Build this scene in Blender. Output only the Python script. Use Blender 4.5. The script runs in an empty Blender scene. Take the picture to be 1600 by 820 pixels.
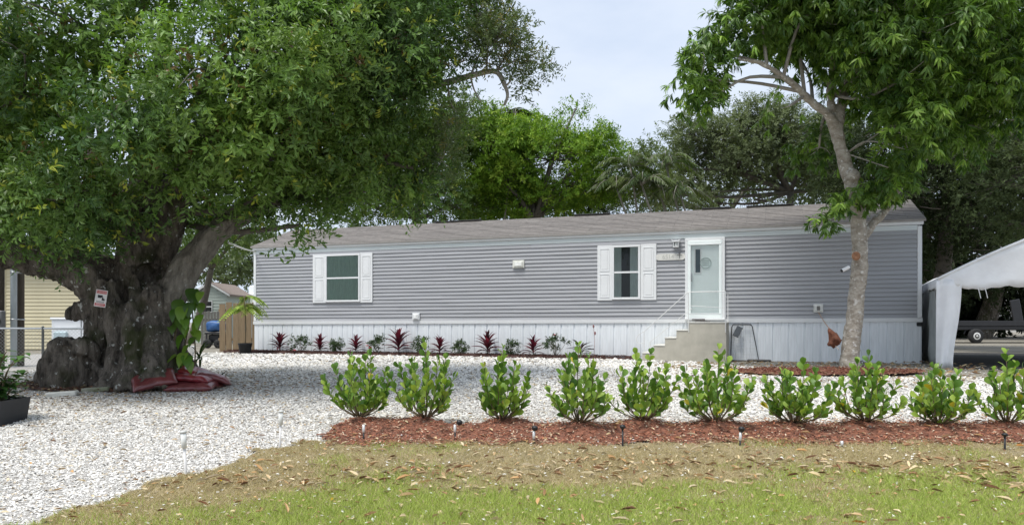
import bpy, bmesh, math, random
import numpy as np
from mathutils import Vector, Matrix

# ------------------------------------------------------------------ camera, sky, sun, exposure
SC = bpy.context.scene
FPX, HX, HY, ZC = 1155.0, 800.0, 503.0, 0.96       # focal length (px of a 1600 px wide picture), horizon, eye height
cam_d = bpy.data.cameras.new('camera'); cam = bpy.data.objects.new('camera', cam_d)
SC.collection.objects.link(cam); SC.camera = cam
cam.location = (0, 0, ZC); cam.rotation_euler = (math.radians(90), 0, 0)
cam_d.sensor_width = 36; cam_d.lens = FPX / 1600 * 36; cam_d.shift_y = (HY - 410) / 1600
cam_d.clip_start = 0.05; cam_d.clip_end = 3000

SUN_EL, SUN_AZ = 68.0, 222.0     # degrees; azimuth clockwise from +Y
w = bpy.data.worlds.new('World'); SC.world = w; w.use_nodes = True
nt = w.node_tree; nt.nodes.clear()
wo = nt.nodes.new('ShaderNodeOutputWorld'); bg = nt.nodes.new('ShaderNodeBackground')
sky = nt.nodes.new('ShaderNodeTexSky'); sky.sky_type = 'NISHITA'; sky.sun_disc = False
sky.sun_elevation = math.radians(SUN_EL); sky.sun_rotation = math.radians(SUN_AZ)
tc = nt.nodes.new('ShaderNodeTexCoord'); mp = nt.nodes.new('ShaderNodeMapping'); mp.inputs['Scale'].default_value = (1, 1, 2.6)
n1 = nt.nodes.new('ShaderNodeTexNoise'); n1.inputs['Scale'].default_value = 2.3; n1.inputs['Detail'].default_value = 6; n1.inputs['Roughness'].default_value = 0.55
cr = nt.nodes.new('ShaderNodeValToRGB')
cr.color_ramp.elements[0].position = 0.36; cr.color_ramp.elements[0].color = (5.2, 6.1, 7.6, 1)
cr.color_ramp.elements[1].position = 0.66; cr.color_ramp.elements[1].color = (6.9, 7.5, 8.5, 1)
mx = nt.nodes.new('ShaderNodeMix'); mx.data_type = 'RGBA'; mx.inputs[0].default_value = 0.88
nt.links.new(tc.outputs['Generated'], mp.inputs['Vector']); nt.links.new(mp.outputs['Vector'], n1.inputs['Vector'])
nt.links.new(n1.outputs['Fac'], cr.inputs['Fac'])
nt.links.new(sky.outputs['Color'], mx.inputs[6]); nt.links.new(cr.outputs['Color'], mx.inputs[7])
nt.links.new(mx.outputs[2], bg.inputs['Color']); bg.inputs['Strength'].default_value = 0.051
nt.links.new(bg.outputs['Background'], wo.inputs['Surface'])

sd = bpy.data.lights.new('sun', 'SUN'); sun = bpy.data.objects.new('sun', sd); SC.collection.objects.link(sun)
sd.energy = 1.5; sd.angle = math.radians(20); sd.color = (1.0, 0.97, 0.92)
_az = math.radians(SUN_AZ); _el = math.radians(SUN_EL)
_sv = Vector((math.sin(_az) * math.cos(_el), math.cos(_az) * math.cos(_el), math.sin(_el)))
sun.rotation_euler = _sv.to_track_quat('Z', 'Y').to_euler(); sun.location = (0, -10, 30)

vs = SC.view_settings
SC.display_settings.display_device = 'sRGB'
vs.view_transform = 'Standard'; vs.look = 'None'; vs.exposure = 1.36; vs.gamma = 1.0; vs.use_curve_mapping = False
SC.cycles.use_denoising = True; SC.cycles.max_bounces = 8; SC.cycles.transparent_max_bounces = 12

# ------------------------------------------------------------------ helpers
COL = SC.collection
random.seed(11)
R = np.random.default_rng(7)

def gz(y):
    t = np.clip((15.0 - np.asarray(y, float)) / 11.0, 0, 1)
    return -0.45 * t * t * (3 - 2 * t)
def P(px, py, D):
    return np.array([(px - HX) / FPX * D, D, ZC - (py - HY) / FPX * D])
def GP(px, py):
    """the ground point seen at a pixel"""
    D = 10.0
    for _ in range(40):
        D = (ZC - float(gz(D))) * FPX / (py - HY)
    return np.array([(px - HX) / FPX * D, D, float(gz(D))])
def hsh(i, j, k, s):
    n = (i * 374761393 + j * 668265263 + k * 2147483647 + s * 1442695041) & 0xFFFFFFFF
    n = ((n ^ (n >> 13)) * 1274126177) & 0xFFFFFFFF
    n = (n ^ (n >> 16)) & 0xFFFFFFFF
    return n / 4294967295.0
def vnoise(p, s=0):
    p = np.atleast_2d(np.asarray(p, float))
    if p.shape[1] == 2: p = np.concatenate([p, np.zeros((len(p), 1))], 1)
    i = np.floor(p).astype(np.int64); f = p - i; f = f * f * (3 - 2 * f)
    r = 0
    for a in (0, 1):
        for b in (0, 1):
            for c in (0, 1):
                wgt = (f[:, 0] if a else 1 - f[:, 0]) * (f[:, 1] if b else 1 - f[:, 1]) * (f[:, 2] if c else 1 - f[:, 2])
                r = r + wgt * hsh(i[:, 0] + a, i[:, 1] + b, i[:, 2] + c, s)
    return r
def fbm(p, s=0, o=4):
    p = np.atleast_2d(np.asarray(p, float)); r = 0; a = 0.5
    for k in range(o):
        r = r + a * vnoise(p * 2 ** k, s + k * 17); a *= 0.5
    return r / (1 - 0.5 ** o)
def nrm(v):
    return v / np.maximum(np.linalg.norm(v, axis=-1, keepdims=True), 1e-9)
def rdir(n):
    return nrm(R.normal(size=(n, 3)))

def mesh_np(name, verts, faces, col=None, smooth=False):
    """verts (N,3); faces: list of (M,k) int arrays; col (N,3)"""
    me = bpy.data.meshes.new(name)
    verts = np.asarray(verts, np.float32); me.vertices.add(len(verts)); me.vertices.foreach_set('co', verts.ravel())
    faces = [np.asarray(f, np.int32) for f in faces if len(f)]
    li = np.concatenate([f.ravel() for f in faces]); tot = np.concatenate([np.full(len(f), f.shape[1], np.int32) for f in faces])
    st = np.concatenate([[0], np.cumsum(tot)[:-1]]).astype(np.int32)
    me.loops.add(len(li)); me.loops.foreach_set('vertex_index', li)
    me.polygons.add(len(tot)); me.polygons.foreach_set('loop_start', st); me.polygons.foreach_set('loop_total', tot)
    me.update(calc_edges=True)
    me.polygons.foreach_set('use_smooth', np.full(len(tot), bool(smooth)))
    if col is not None:
        ca = me.color_attributes.new('col', 'FLOAT_COLOR', 'POINT')
        c4 = np.ones((len(verts), 4), np.float32); c4[:, :3] = col; ca.data.foreach_set('color', c4.ravel())
    return me
def link(name, me, mat=None, parent=None, loc=None):
    o = bpy.data.objects.new(name, me); COL.objects.link(o)
    if mat is not None and me is not None and len(me.materials) == 0: me.materials.append(mat)
    if parent is not None: o.parent = parent
    if loc is not None: o.location = [float(a) for a in loc]
    return o
def tag(o, label=None, cat=None, group=None, kind=None):
    if label: o['label'] = label
    if cat: o['category'] = cat
    if group: o['group'] = group
    if kind: o['kind'] = kind
    return o
def empty(name, loc=(0, 0, 0), rz=0.0, label=None, cat=None, group=None):
    o = bpy.data.objects.new(name, None); COL.objects.link(o); o.location = [float(a) for a in loc]; o.rotation_euler = (0, 0, rz)
    o.empty_display_size = 0.1
    return tag(o, label, cat, group)

class MB:
    """collects shapes for ONE mesh"""
    def __init__(s): s.v = []; s.f = {}; s.n = 0
    def add(s, v, fs):
        v = np.asarray(v, float)
        for f in fs:
            f = np.asarray(f, int)
            if len(f): s.f.setdefault(f.shape[1], []).append(f + s.n)
        s.v.append(v); s.n += len(v)
    def box(s, a, b, M=None):
        (x0, y0, z0), (x1, y1, z1) = a, b
        v = np.array([[x, y, z] for z in (z0, z1) for y in (y0, y1) for x in (x0, x1)], float)
        if M is not None: v = v @ np.asarray(M)[:3, :3].T + np.asarray(M)[:3, 3]
        s.add(v, [np.array([[0, 2, 3, 1], [4, 5, 7, 6], [0, 1, 5, 4], [2, 6, 7, 3], [0, 4, 6, 2], [1, 3, 7, 5]])]); return s
    def bbox(s, a, b, r=0.01, M=None):
        """box with chamfered edges"""
        a = np.array(a, float); b = np.array(b, float); r = min(r, *(abs(b - a) / 2.01))
        bm = bmesh.new(); bmesh.ops.create_cube(bm, size=1)
        for vv in bm.verts: vv.co = Vector([(a[i] + b[i]) / 2 + vv.co[i] * (b[i] - a[i]) for i in range(3)])
        bmesh.ops.bevel(bm, geom=bm.edges[:], offset=r, segments=1, affect='EDGES', profile=0.5)
        s.bm(bm, M); return s
    def bm(s, bm, M=None):
        bm.verts.ensure_lookup_table(); bm.verts.index_update()
        v = np.array([x.co[:] for x in bm.verts])
        if M is not None: v = v @ np.asarray(M)[:3, :3].T + np.asarray(M)[:3, 3]
        d = {}
        for f in bm.faces: d.setdefault(len(f.verts), []).append([x.index for x in f.verts])
        s.add(v, [np.array(q) for q in d.values()]); bm.free()
    def add_quad(s, a, b):
        (x0, y0, z0), (x1, y1, z1) = a, b
        s.add([[x0, y0, z0], [x1, y1, z0], [x1, y1, z1], [x0, y0, z1]], [np.array([[0, 1, 2, 3]])]); return s
    def prism(s, poly, y0, y1, M=None):
        """polygon in x,z extruded along y"""
        n = len(poly); v = np.array([[x, y0, z] for x, z in poly] + [[x, y1, z] for x, z in poly], float)
        if M is not None: v = v @ np.asarray(M)[:3, :3].T + np.asarray(M)[:3, 3]
        s.add(v, [np.array([[i, (i + 1) % n, n + (i + 1) % n, n + i] for i in range(n)]), np.array([list(range(n))[::-1]]), np.array([list(range(n, 2 * n))])]); return s
    def tube(s, path, rad, sides=8, cap=True):
        v, q, caps = tube_arr(path, rad, sides); s.add(v, [q] + ([caps] if cap else [])); return s
    def ball(s, c, r, sub=2, sc=(1, 1, 1)):
        bm = bmesh.new(); bmesh.ops.create_icosphere(bm, subdivisions=sub, radius=1)
        for vv in bm.verts: vv.co = Vector([c[i] + vv.co[i] * r * sc[i] for i in range(3)])
        s.bm(bm); return s
    def lathe(s, c, prof, n=16, M=None):
        """profile [(r,z)] about the vertical through c"""
        k = len(prof); a = np.arange(n) * 2 * math.pi / n
        v = np.concatenate([np.stack([c[0] + r * np.cos(a), c[1] + r * np.sin(a), np.full(n, c[2] + z)], 1) for r, z in prof])
        if M is not None: v = v @ np.asarray(M)[:3, :3].T + np.asarray(M)[:3, 3]
        q = np.array([[i * n + j, i * n + (j + 1) % n, (i + 1) * n + (j + 1) % n, (i + 1) * n + j] for i in range(k - 1) for j in range(n)])
        s.add(v, [q, np.array([list(range(n))[::-1]]), np.array([[(k - 1) * n + j for j in range(n)]])]); return s
    def mesh(s, name, smooth=False, col=None):
        return mesh_np(name, np.concatenate(s.v), [np.concatenate(x) for x in s.f.values()], col, smooth)
    def obj(s, name, mat, parent=None, smooth=False, loc=None):
        return link(name, s.mesh(name, smooth), mat, parent, loc)

def tube_arr(path, rad, sides=8):
    p = np.asarray(path, float); k = len(p)
    rad = np.broadcast_to(np.asarray(rad, float), (k,))
    t = np.gradient(p, axis=0) if k > 2 else np.repeat((p[1] - p[0])[None], 2, 0)
    t = nrm(t)
    ref = np.array([0, 0, 1.0]) if abs(t[0][2]) < 0.9 else np.array([1.0, 0, 0])
    a = nrm(np.cross(t[0], ref)); A = []
    for i in range(k):
        a = nrm(a - t[i] * np.dot(a, t[i])); A.append(a)
    A = np.array(A); B = np.cross(t, A)
    an = np.arange(sides) * 2 * math.pi / sides
    v = p[:, None] + rad[:, None, None] * (A[:, None] * np.cos(an)[None, :, None] + B[:, None] * np.sin(an)[None, :, None])
    i = np.arange(k - 1)[:, None] * sides; j = np.arange(sides)[None]
    q = np.stack([i + j, i + (j + 1) % sides, i + sides + (j + 1) % sides, i + sides + j], -1).reshape(-1, 4)
    caps = np.array([list(range(sides))[::-1], [(k - 1) * sides + x for x in range(sides)]])
    return v.reshape(-1, 3), q, caps
def smooth_path(pts, n=20):
    p = np.asarray(pts, float)
    if len(p) == 2: return p[0] + (p[1] - p[0]) * np.linspace(0, 1, n)[:, None]
    q = np.concatenate([[2 * p[0] - p[1]], p, [2 * p[-1] - p[-2]]]); out = []
    m = len(p) - 1
    for tt in np.linspace(0, m - 1e-6, n):
        i = int(tt); u = tt - i; a, b, c, d = q[i:i + 4]
        out.append(0.5 * (2 * b + (c - a) * u + (2 * a - 5 * b + 4 * c - d) * u * u + (3 * b - a - 3 * c + d) * u ** 3))
    return np.array(out)
def lerp_r(rs, n): return np.interp(np.linspace(0, 1, n), np.linspace(0, 1, len(rs)), rs)

# leaf templates: (along, across, lift)
T_QUAD = (np.array([[0, 0, 0], [.5, .5, .07], [1, 0, -.06], [.5, -.5, .07]]), [np.array([[0, 3, 2, 1]])])
T_LONG = (np.array([[0, 0, 0], [.35, .5, .03], [.35, -.5, .03], [.72, .36, -.05], [.72, -.36, -.05], [1, 0, -.2]]),
          [np.array([[0, 2, 1], [3, 4, 5]]), np.array([[1, 2, 4, 3]])])
T_TRI = (np.array([[0, -.5, 0], [0, .5, 0], [1, 0, 0]]), [np.array([[0, 1, 2]])])
def leaf_arr(pos, axis, normal, L, W, tmpl):
    tv, tf = tmpl; n = len(pos); k = len(tv)
    axis = nrm(axis); S = nrm(np.cross(normal, axis)); Nn = np.cross(axis, S)
    L = np.broadcast_to(L, (n,)); W = np.broadcast_to(W, (n,))
    v = pos[:, None] + axis[:, None] * (L[:, None] * tv[None, :, 0])[..., None] + S[:, None] * (W[:, None] * tv[None, :, 1])[..., None] + Nn[:, None] * (L[:, None] * tv[None, :, 2])[..., None]
    off = np.arange(n)[:, None, None] * k
    return v.reshape(-1, 3), [(f[None] + off).reshape(-1, f.shape[1]) for f in tf], k
def leaves_mesh(name, parts):
    """parts: list of (pos, axis, normal, L, W, col, tmpl)"""
    V = []; F = {}; C = []; n = 0
    for pos, ax, no, L, W, c, tm in parts:
        v, fs, k = leaf_arr(pos, ax, no, L, W, tm)
        for f in fs: F.setdefault(f.shape[1], []).append(f + n)
        V.append(v); C.append(np.repeat(c, k, 0)); n += len(v)
    return mesh_np(name, np.concatenate(V), [np.concatenate(x) for x in F.values()], np.concatenate(C))

# ------------------------------------------------------------------ materials
MATS = {}
def N(nt, typ, **kw):
    n = nt.nodes.new(typ)
    for k, v in kw.items():
        if k in n.inputs: n.inputs[k].default_value = v
        else: setattr(n, k, v)
    return n
def mat(name, col, rough=0.6, var=0.15, scale=6.0, bump=0.0, bscale=40.0, metal=0.0, spec=0.5, col2=None, detail=6, stretch=(1, 1, 1), coat=0.0):
    m = bpy.data.materials.new(name); m.use_nodes = True; t = m.node_tree; b = t.nodes['Principled BSDF']
    b.inputs['Roughness'].default_value = rough; b.inputs['Metallic'].default_value = metal; b.inputs['Specular IOR Level'].default_value = spec
    b.inputs['Coat Weight'].default_value = coat
    c = np.array(col, float); c2 = np.array(col2, float) if col2 is not None else c * (1 - var); c1 = c if col2 is not None else np.minimum(c * (1 + var), 1)
    tx = N(t, 'ShaderNodeTexCoord'); mp = N(t, 'ShaderNodeMapping'); mp.inputs['Scale'].default_value = stretch
    no = N(t, 'ShaderNodeTexNoise', Scale=scale, Detail=detail, Roughness=0.6); rp = N(t, 'ShaderNodeValToRGB')
    rp.color_ramp.elements[0].position = 0.3; rp.color_ramp.elements[1].position = 0.7
    rp.color_ramp.elements[0].color = (*c2, 1); rp.color_ramp.elements[1].color = (*c1, 1)
    t.links.new(tx.outputs['Object'], mp.inputs['Vector']); t.links.new(mp.outputs['Vector'], no.inputs['Vector'])
    t.links.new(no.outputs['Fac'], rp.inputs['Fac']); t.links.new(rp.outputs['Color'], b.inputs['Base Color'])
    if bump > 0:
        n2 = N(t, 'ShaderNodeTexNoise', Scale=bscale, Detail=5); bp = N(t, 'ShaderNodeBump', Strength=bump, Distance=0.02)
        t.links.new(mp.outputs['Vector'], n2.inputs['Vector']); t.links.new(n2.outputs['Fac'], bp.inputs['Height']); t.links.new(bp.outputs['Normal'], b.inputs['Normal'])
    MATS[name] = m; return m
def leaf_mat(name, rough=0.5, trans=0.3, col=None, rnd=None, spec=0.4, tcol=(1.1, 1.25, 0.5)):
    """foliage: colour from the leaf's own 'col' attribute, or col varied per object"""
    m = bpy.data.materials.new(name); m.use_nodes = True; t = m.node_tree; b = t.nodes['Principled BSDF']; out = t.nodes['Material Output']
    b.inputs['Roughness'].default_value = rough; b.inputs['Specular IOR Level'].default_value = spec
    if col is None:
        a = N(t, 'ShaderNodeAttribute', attribute_name='col'); src = a.outputs['Color']
    else:
        oi = N(t, 'ShaderNodeObjectInfo'); rp = N(t, 'ShaderNodeValToRGB'); e = rp.color_ramp.elements
        cs = [col] + list(rnd or []); e[0].color = (*cs[0], 1); e[1].color = (*cs[-1], 1)
        for k, c in enumerate(cs[1:-1]):
            ne = e.new((k + 1) / (len(cs) - 1)); ne.color = (*c, 1)
        t.links.new(oi.outputs['Random'], rp.inputs['Fac']); src = rp.outputs['Color']
    t.links.new(src, b.inputs['Base Color'])
    tl = N(t, 'ShaderNodeBsdfTranslucent'); ml = N(t, 'ShaderNodeMix', data_type='RGBA', blend_type='MULTIPLY'); ml.inputs[0].default_value = 1
    ml.inputs[7].default_value = (*tcol, 1); t.links.new(src, ml.inputs[6]); t.links.new(ml.outputs[2], tl.inputs['Color'])
    ms = N(t, 'ShaderNodeMixShader', Fac=trans); t.links.new(b.outputs[0], ms.inputs[1]); t.links.new(tl.outputs[0], ms.inputs[2]); t.links.new(ms.outputs[0], out.inputs['Surface'])
    MATS[name] = m; return m
def attr_mat(name, rough=0.8, spec=0.3, bump=0, bscale=60):
    m = bpy.data.materials.new(name); m.use_nodes = True; t = m.node_tree; b = t.nodes['Principled BSDF']
    b.inputs['Roughness'].default_value = rough; b.inputs['Specular IOR Level'].default_value = spec
    a = N(t, 'ShaderNodeAttribute', attribute_name='col'); t.links.new(a.outputs['Color'], b.inputs['Base Color'])
    MATS[name] = m; return m
def glass_mat(name, tint=(.8, .85, .85), refl=1.0):
    m = bpy.data.materials.new(name); m.use_nodes = True; t = m.node_tree; out = t.nodes['Material Output']; t.nodes.remove(t.nodes['Principled BSDF'])
    tr = N(t, 'ShaderNodeBsdfTransparent'); tr.inputs['Color'].default_value = (*tint, 1)
    g = N(t, 'ShaderNodeBsdfGlossy', Roughness=0.02); fr = N(t, 'ShaderNodeFresnel', IOR=1.5); ms = N(t, 'ShaderNodeMixShader')
    mu = N(t, 'ShaderNodeMath', operation='MULTIPLY'); mu.inputs[1].default_value = refl; t.links.new(fr.outputs[0], mu.inputs[0])
    t.links.new(mu.outputs[0], ms.inputs['Fac']); t.links.new(tr.outputs[0], ms.inputs[1]); t.links.new(g.outputs[0], ms.inputs[2]); t.links.new(ms.outputs[0], out.inputs['Surface'])
    MATS[name] = m; return m

M_ground = mat('sandy_soil', (.30, .275, .23), .95, col2=(.17, .15, .11), scale=0.9, bump=.5, bscale=25, detail=9)
M_gravelbed = mat('gravel_bed', (.52, .50, .47), .95, col2=(.24, .22, .195), scale=22, bump=.8, bscale=45)
M_lawn = mat('lawn_soil', (.33, .26, .16), .95, col2=(.20, .165, .09), scale=3, bump=.6, bscale=60)
M_mulch = mat('red_mulch', (.30, .12, .07), .95, col2=(.13, .06, .04), scale=14, bump=1, bscale=55)
M_darkmulch = mat('dark_mulch', (.10, .045, .035), .95, col2=(.035, .02, .017), scale=14, bump=1, bscale=55)
M_stone = attr_mat('shell_stone', .75); M_chip = attr_mat('mulch_chip', .85); M_grass = leaf_mat('grass_blade', .6, .25, spec=.25); M_litter = attr_mat('dry_leaf', .7)
M_siding = mat('grey_vinyl', (.365, .37, .385), .45, var=.07, scale=1.5, stretch=(.6, 1, 14), bump=.05, bscale=90)
def obj_vary(m, amt):
    t = m.node_tree; b = t.nodes['Principled BSDF']; src = b.inputs['Base Color'].links[0].from_socket
    oi = N(t, 'ShaderNodeObjectInfo'); mr = N(t, 'ShaderNodeMapRange'); mr.inputs['To Min'].default_value = 1 - amt; mr.inputs['To Max'].default_value = 1 + amt; t.links.new(oi.outputs['Random'], mr.inputs['Value'])
    hs = N(t, 'ShaderNodeHueSaturation'); t.links.new(mr.outputs[0], hs.inputs['Value']); t.links.new(src, hs.inputs['Color']); t.links.new(hs.outputs[0], b.inputs['Base Color'])
obj_vary(M_siding, .035)
M_white = mat('white_trim', (.78, .79, .79), .4, var=.03, scale=3)
M_skirt = mat('skirting_vinyl', (.80, .83, .85), .45, var=.10, scale=2.5, stretch=(8, 1, .6))
obj_vary(M_skirt, .04)
M_frieze = mat('frieze_vinyl', (.62, .67, .67), .45, var=.04, scale=2)
M_mint = mat('door_paint', (.86, .92, .90), .35, var=.04, scale=3)
M_dark = mat('dark_interior', (.012, .014, .014), .8)
M_black = mat('black_plastic', (.015, .015, .016), .45)
M_blackmetal = mat('black_metal', (.02, .02, .022), .4, spec=.5)
M_metal = mat('galvanised', (.42, .44, .45), .4, metal=.6, var=.1, scale=20)
M_railwhite = mat('rail_paint', (.70, .70, .68), .4, var=.1, scale=30)
M_conc = mat('concrete', (.53, .50, .42), .9, col2=(.40, .375, .31), scale=3.5, bump=.15, bscale=80)
M_concs = mat('concrete_tread', (.62, .61, .56), .9, var=.1, scale=12)
M_wood = mat('fence_wood', (.30, .215, .125), .8, col2=(.18, .13, .075), scale=3, stretch=(12, 12, .7), bump=.2, bscale=20)
M_yel = mat('yellow_siding', (.62, .555, .37), .6, var=.06, scale=2)
M_shed = mat('shed_siding', (.46, .52, .47), .7, var=.06, scale=3)
M_tarp = mat('white_tarp', (.89, .90, .91), .5, var=.08, scale=2, bump=.55, bscale=4)
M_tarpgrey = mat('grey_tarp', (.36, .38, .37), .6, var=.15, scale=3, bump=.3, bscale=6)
M_blue = mat('blue_tarp', (.03, .10, .27), .45, var=.2, scale=8, bump=.5, bscale=10)
M_carp = mat('white_car_paint', (.72, .74, .76), .3, var=.03, coat=.4)
M_glass = glass_mat('window_glass', (.88, .93, .91)); M_stormglass = glass_mat('storm_glass', (.98, 1, .99), .7)
M_curtain = mat('green_curtain', (.36, .48, .41), .9, var=.2, scale=30, stretch=(3, 1, .2)); M_curtaing = mat('grey_curtain', (.55, .6, .58), .9, var=.2, scale=30, stretch=(3, 1, .2))
M_pot = mat('black_pot', (.018, .02, .024), .55)
M_redlabel = mat('sign_red', (.55, .07, .07), .5); M_signwhite = mat('sign_white', (.74, .72, .70), .5)

def bark_mat(name, c1, c2, spot=None, spot_thr=.66, moss=None, sc=5.0, stretch=(1, 1, .35), bump=.9, ring=False):
    m = bpy.data.materials.new(name); m.use_nodes = True; t = m.node_tree; b = t.nodes['Principled BSDF']; b.inputs['Roughness'].default_value = .9; b.inputs['Specular IOR Level'].default_value = .2
    tx = N(t, 'ShaderNodeTexCoord'); mp = N(t, 'ShaderNodeMapping'); mp.inputs['Scale'].default_value = stretch; t.links.new(tx.outputs['Object'], mp.inputs['Vector'])
    n1 = N(t, 'ShaderNodeTexNoise', Scale=sc * 1.6, Detail=10, Roughness=.72); t.links.new(mp.outputs[0], n1.inputs['Vector'])
    rp = N(t, 'ShaderNodeValToRGB'); rp.color_ramp.elements[0].position = .35; rp.color_ramp.elements[1].position = .68
    rp.color_ramp.elements[0].color = (*c2, 1); rp.color_ramp.elements[1].color = (*c1, 1); t.links.new(n1.outputs['Fac'], rp.inputs['Fac']); src = rp.outputs['Color']
    def over(src, colr, scale, lo, hi, detail=3):
        n = N(t, 'ShaderNodeTexNoise', Scale=scale, Detail=detail, Roughness=.55); t.links.new(tx.outputs['Object'], n.inputs['Vector'])
        r = N(t, 'ShaderNodeMapRange'); r.inputs['From Min'].default_value = lo; r.inputs['From Max'].default_value = hi; t.links.new(n.outputs['Fac'], r.inputs['Value'])
        mxx = N(t, 'ShaderNodeMix', data_type='RGBA'); mxx.inputs[7].default_value = (*colr, 1); t.links.new(r.outputs[0], mxx.inputs[0]); t.links.new(src, mxx.inputs[6]); return mxx.outputs[2]
    if moss: src = over(src, moss, 1.6, .52, .7)
    if spot: src = over(src, spot, 11.0, spot_thr, spot_thr + .05, 4)
    t.links.new(src, b.inputs['Base Color'])
    mp2 = N(t, 'ShaderNodeMapping'); mp2.inputs['Scale'].default_value = (stretch[0], stretch[1], stretch[2] * .5); t.links.new(tx.outputs['Object'], mp2.inputs['Vector'])
    n2 = N(t, 'ShaderNodeTexNoise', Scale=sc * 4.5, Detail=8, Roughness=.7, Distortion=.6); t.links.new(mp2.outputs[0], n2.inputs['Vector'])
    bp = N(t, 'ShaderNodeBump', Strength=bump, Distance=.09); t.links.new(n2.outputs['Fac'], bp.inputs['Height']); t.links.new(bp.outputs['Normal'], b.inputs['Normal'])
    MATS[name] = m; return m
M_bark = bark_mat('dark_bark', (.27, .235, .195), (.035, .03, .024), spot=(.52, .52, .48), spot_thr=.625, moss=(.045, .052, .018))
M_barkpale = bark_mat('pale_bark', (.36, .33, .28), (.12, .105, .085), spot=(.5, .5, .46), spot_thr=.66)
M_barkmango = bark_mat('mango_bark', (.54, .50, .43), (.24, .205, .16), spot=(.64, .62, .57), spot_thr=.60, sc=4, stretch=(1, 1, 1.6), bump=.5)
M_twig = mat('twig_bark', (.13, .115, .095), .9, var=.25, scale=9)
M_twigpale = mat('pale_twig_bark', (.30, .28, .24), .9, var=.2, scale=9)
M_crown = leaf_mat('crown_leaf', .42, .28, spec=.4)
M_mango = leaf_mat('mango_leaf', .42, .32, spec=.4)
M_far = leaf_mat('far_leaf', .6, .3, spec=.25)

# ------------------------------------------------------------------ ground
def grid_sheet(name, xs, ys, zf, m, keep=None, kind='structure'):
    X, Y = np.meshgrid(xs, ys); nx, ny = len(xs), len(ys)
    v = np.stack([X.ravel(), Y.ravel(), zf(X.ravel(), Y.ravel())], 1)
    i = np.arange(ny - 1)[:, None] * nx + np.arange(nx - 1)[None]
    f = np.stack([i, i + 1, i + nx + 1, i + nx], -1).reshape(-1, 4)
    if keep is not None:
        c = v[f].mean(1); f = f[keep(c[:, 0], c[:, 1])]
        u, inv = np.unique(f, return_inverse=True); v = v[u]; f = inv.reshape(-1, 4)
    return tag(link(name, mesh_np(name, v, [f], smooth=True), m), kind=kind)
gxs = np.concatenate([[-600, -250, -100, -50, -30, -20], np.arange(-16, 18.01, .4), [22, 32, 50, 100, 250, 600]])
gys = np.concatenate([[-200, -60, -20, -6], np.arange(-2, 30.01, .4), [36, 50, 80, 150, 300, 700, 1500]])
grid_sheet('ground', gxs, gys, lambda x, y: gz(y), M_ground)

HL0 = np.array([-8.16, 23.4]); HR0 = np.array([9.48, 17.1]); HLEN = float(np.linalg.norm(HR0 - HL0)); HDIR = (HR0 - HL0) / HLEN; HANG = math.atan2(HDIR[1], HDIR[0])
def house_line(x): return 23.4 + (x + 8.16) * (HDIR[1] / HDIR[0])
def nz2(x, y, f, s): return fbm(np.stack([x * f, y * f], 1), s, 3) - .5
def lawn_in(x, y):
    n = nz2(x, y, 1.3, 3) * .6 + nz2(x, y, 7, 4) * .45
    return (x > -2.2 + (y - 8.2) * .34 + n) & (y < 7.78 + n * .6)
def mulch_in(x, y):
    n = nz2(x, y, 1.4, 5) * .4 + nz2(x, y, 8, 6) * .35
    cx = np.maximum(-1.5 - x, 0)
    return (np.sqrt(cx ** 2 + (y - 8.17) ** 2) < .50 + n) & (x < 10)
def bed_in(x, y):
    n = nz2(x, y, 2, 8) * .3
    return ((x - 5.9) / 1.9) ** 2 + ((y - 14.1) / .85) ** 2 < 1 + n
def soil_in(x, y):     # bare litter-covered soil round the old tree
    n = nz2(x, y, 1.2, 9) * 1.0
    return ((x + 6.55) / 1.75) ** 2 + ((y - 12.2) / .95) ** 2 < 1 + n
def gravel_in(x, y):
    n = nz2(x, y, .9, 12) * .9 + nz2(x, y, 5, 13) * .3
    top = np.where(x < 3.9, house_line(x) - .85, np.maximum(13.0, house_line(x) - .85 - (x - 3.9) * 1.6))
    return (y < top + n * np.where(x < 3.9, .15, 1)) & (x > -14 + n) & (x < 9.6 + n)
grid_sheet('gravel_drive', np.arange(-14.5, 10.6, .2), np.arange(-1, 24, .2), lambda x, y: gz(y) + .012 + .02 * nz2(x, y, .8, 2), M_gravelbed, gravel_in)
grid_sheet('lawn', np.arange(-5, 10, .06), np.arange(1.0, 8.4, .06), lambda x, y: gz(y) + .03 + .02 * nz2(x, y, 2, 21), M_lawn, lawn_in)
BUSH = [(563, 655, 62, 106), (665, 657, 55, 118), (785, 660, 52, 112), (905, 667, 52, 118), (1005, 662, 56, 108), (1120, 664, 58, 112), (1240, 666, 60, 100), (1352, 664, 62, 106), (1467, 667, 58, 98), (1574, 667, 55, 108)]
BUSHP = [GP(b[0], b[1] + 11) for b in BUSH]
def mulch_z(x, y):
    m = sum(np.exp(-(((x - p[0]) / .34) ** 2 + ((y - p[1]) / .28) ** 2)) for p in BUSHP)
    return gz(y) + .035 + .10 * np.minimum(m, 1.1) + .04 * nz2(x, y, 4, 22)
grid_sheet('mulch_bed', np.arange(-3, 10, .05), np.arange(7.2, 9.6, .05), mulch_z, M_mulch, mulch_in)
grid_sheet('tree_mulch_ring', np.arange(3.6, 9, .08), np.arange(12.8, 16, .08), lambda x, y: gz(y) + .05 + .04 * nz2(x, y, 4, 23), M_mulch, bed_in)
grid_sheet('tree_soil', np.arange(-9, -4, .08), np.arange(10.6, 13.8, .08), lambda x, y: gz(y) + .03 + .05 * nz2(x, y, 3, 24), M_darkmulch, soil_in)

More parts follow.
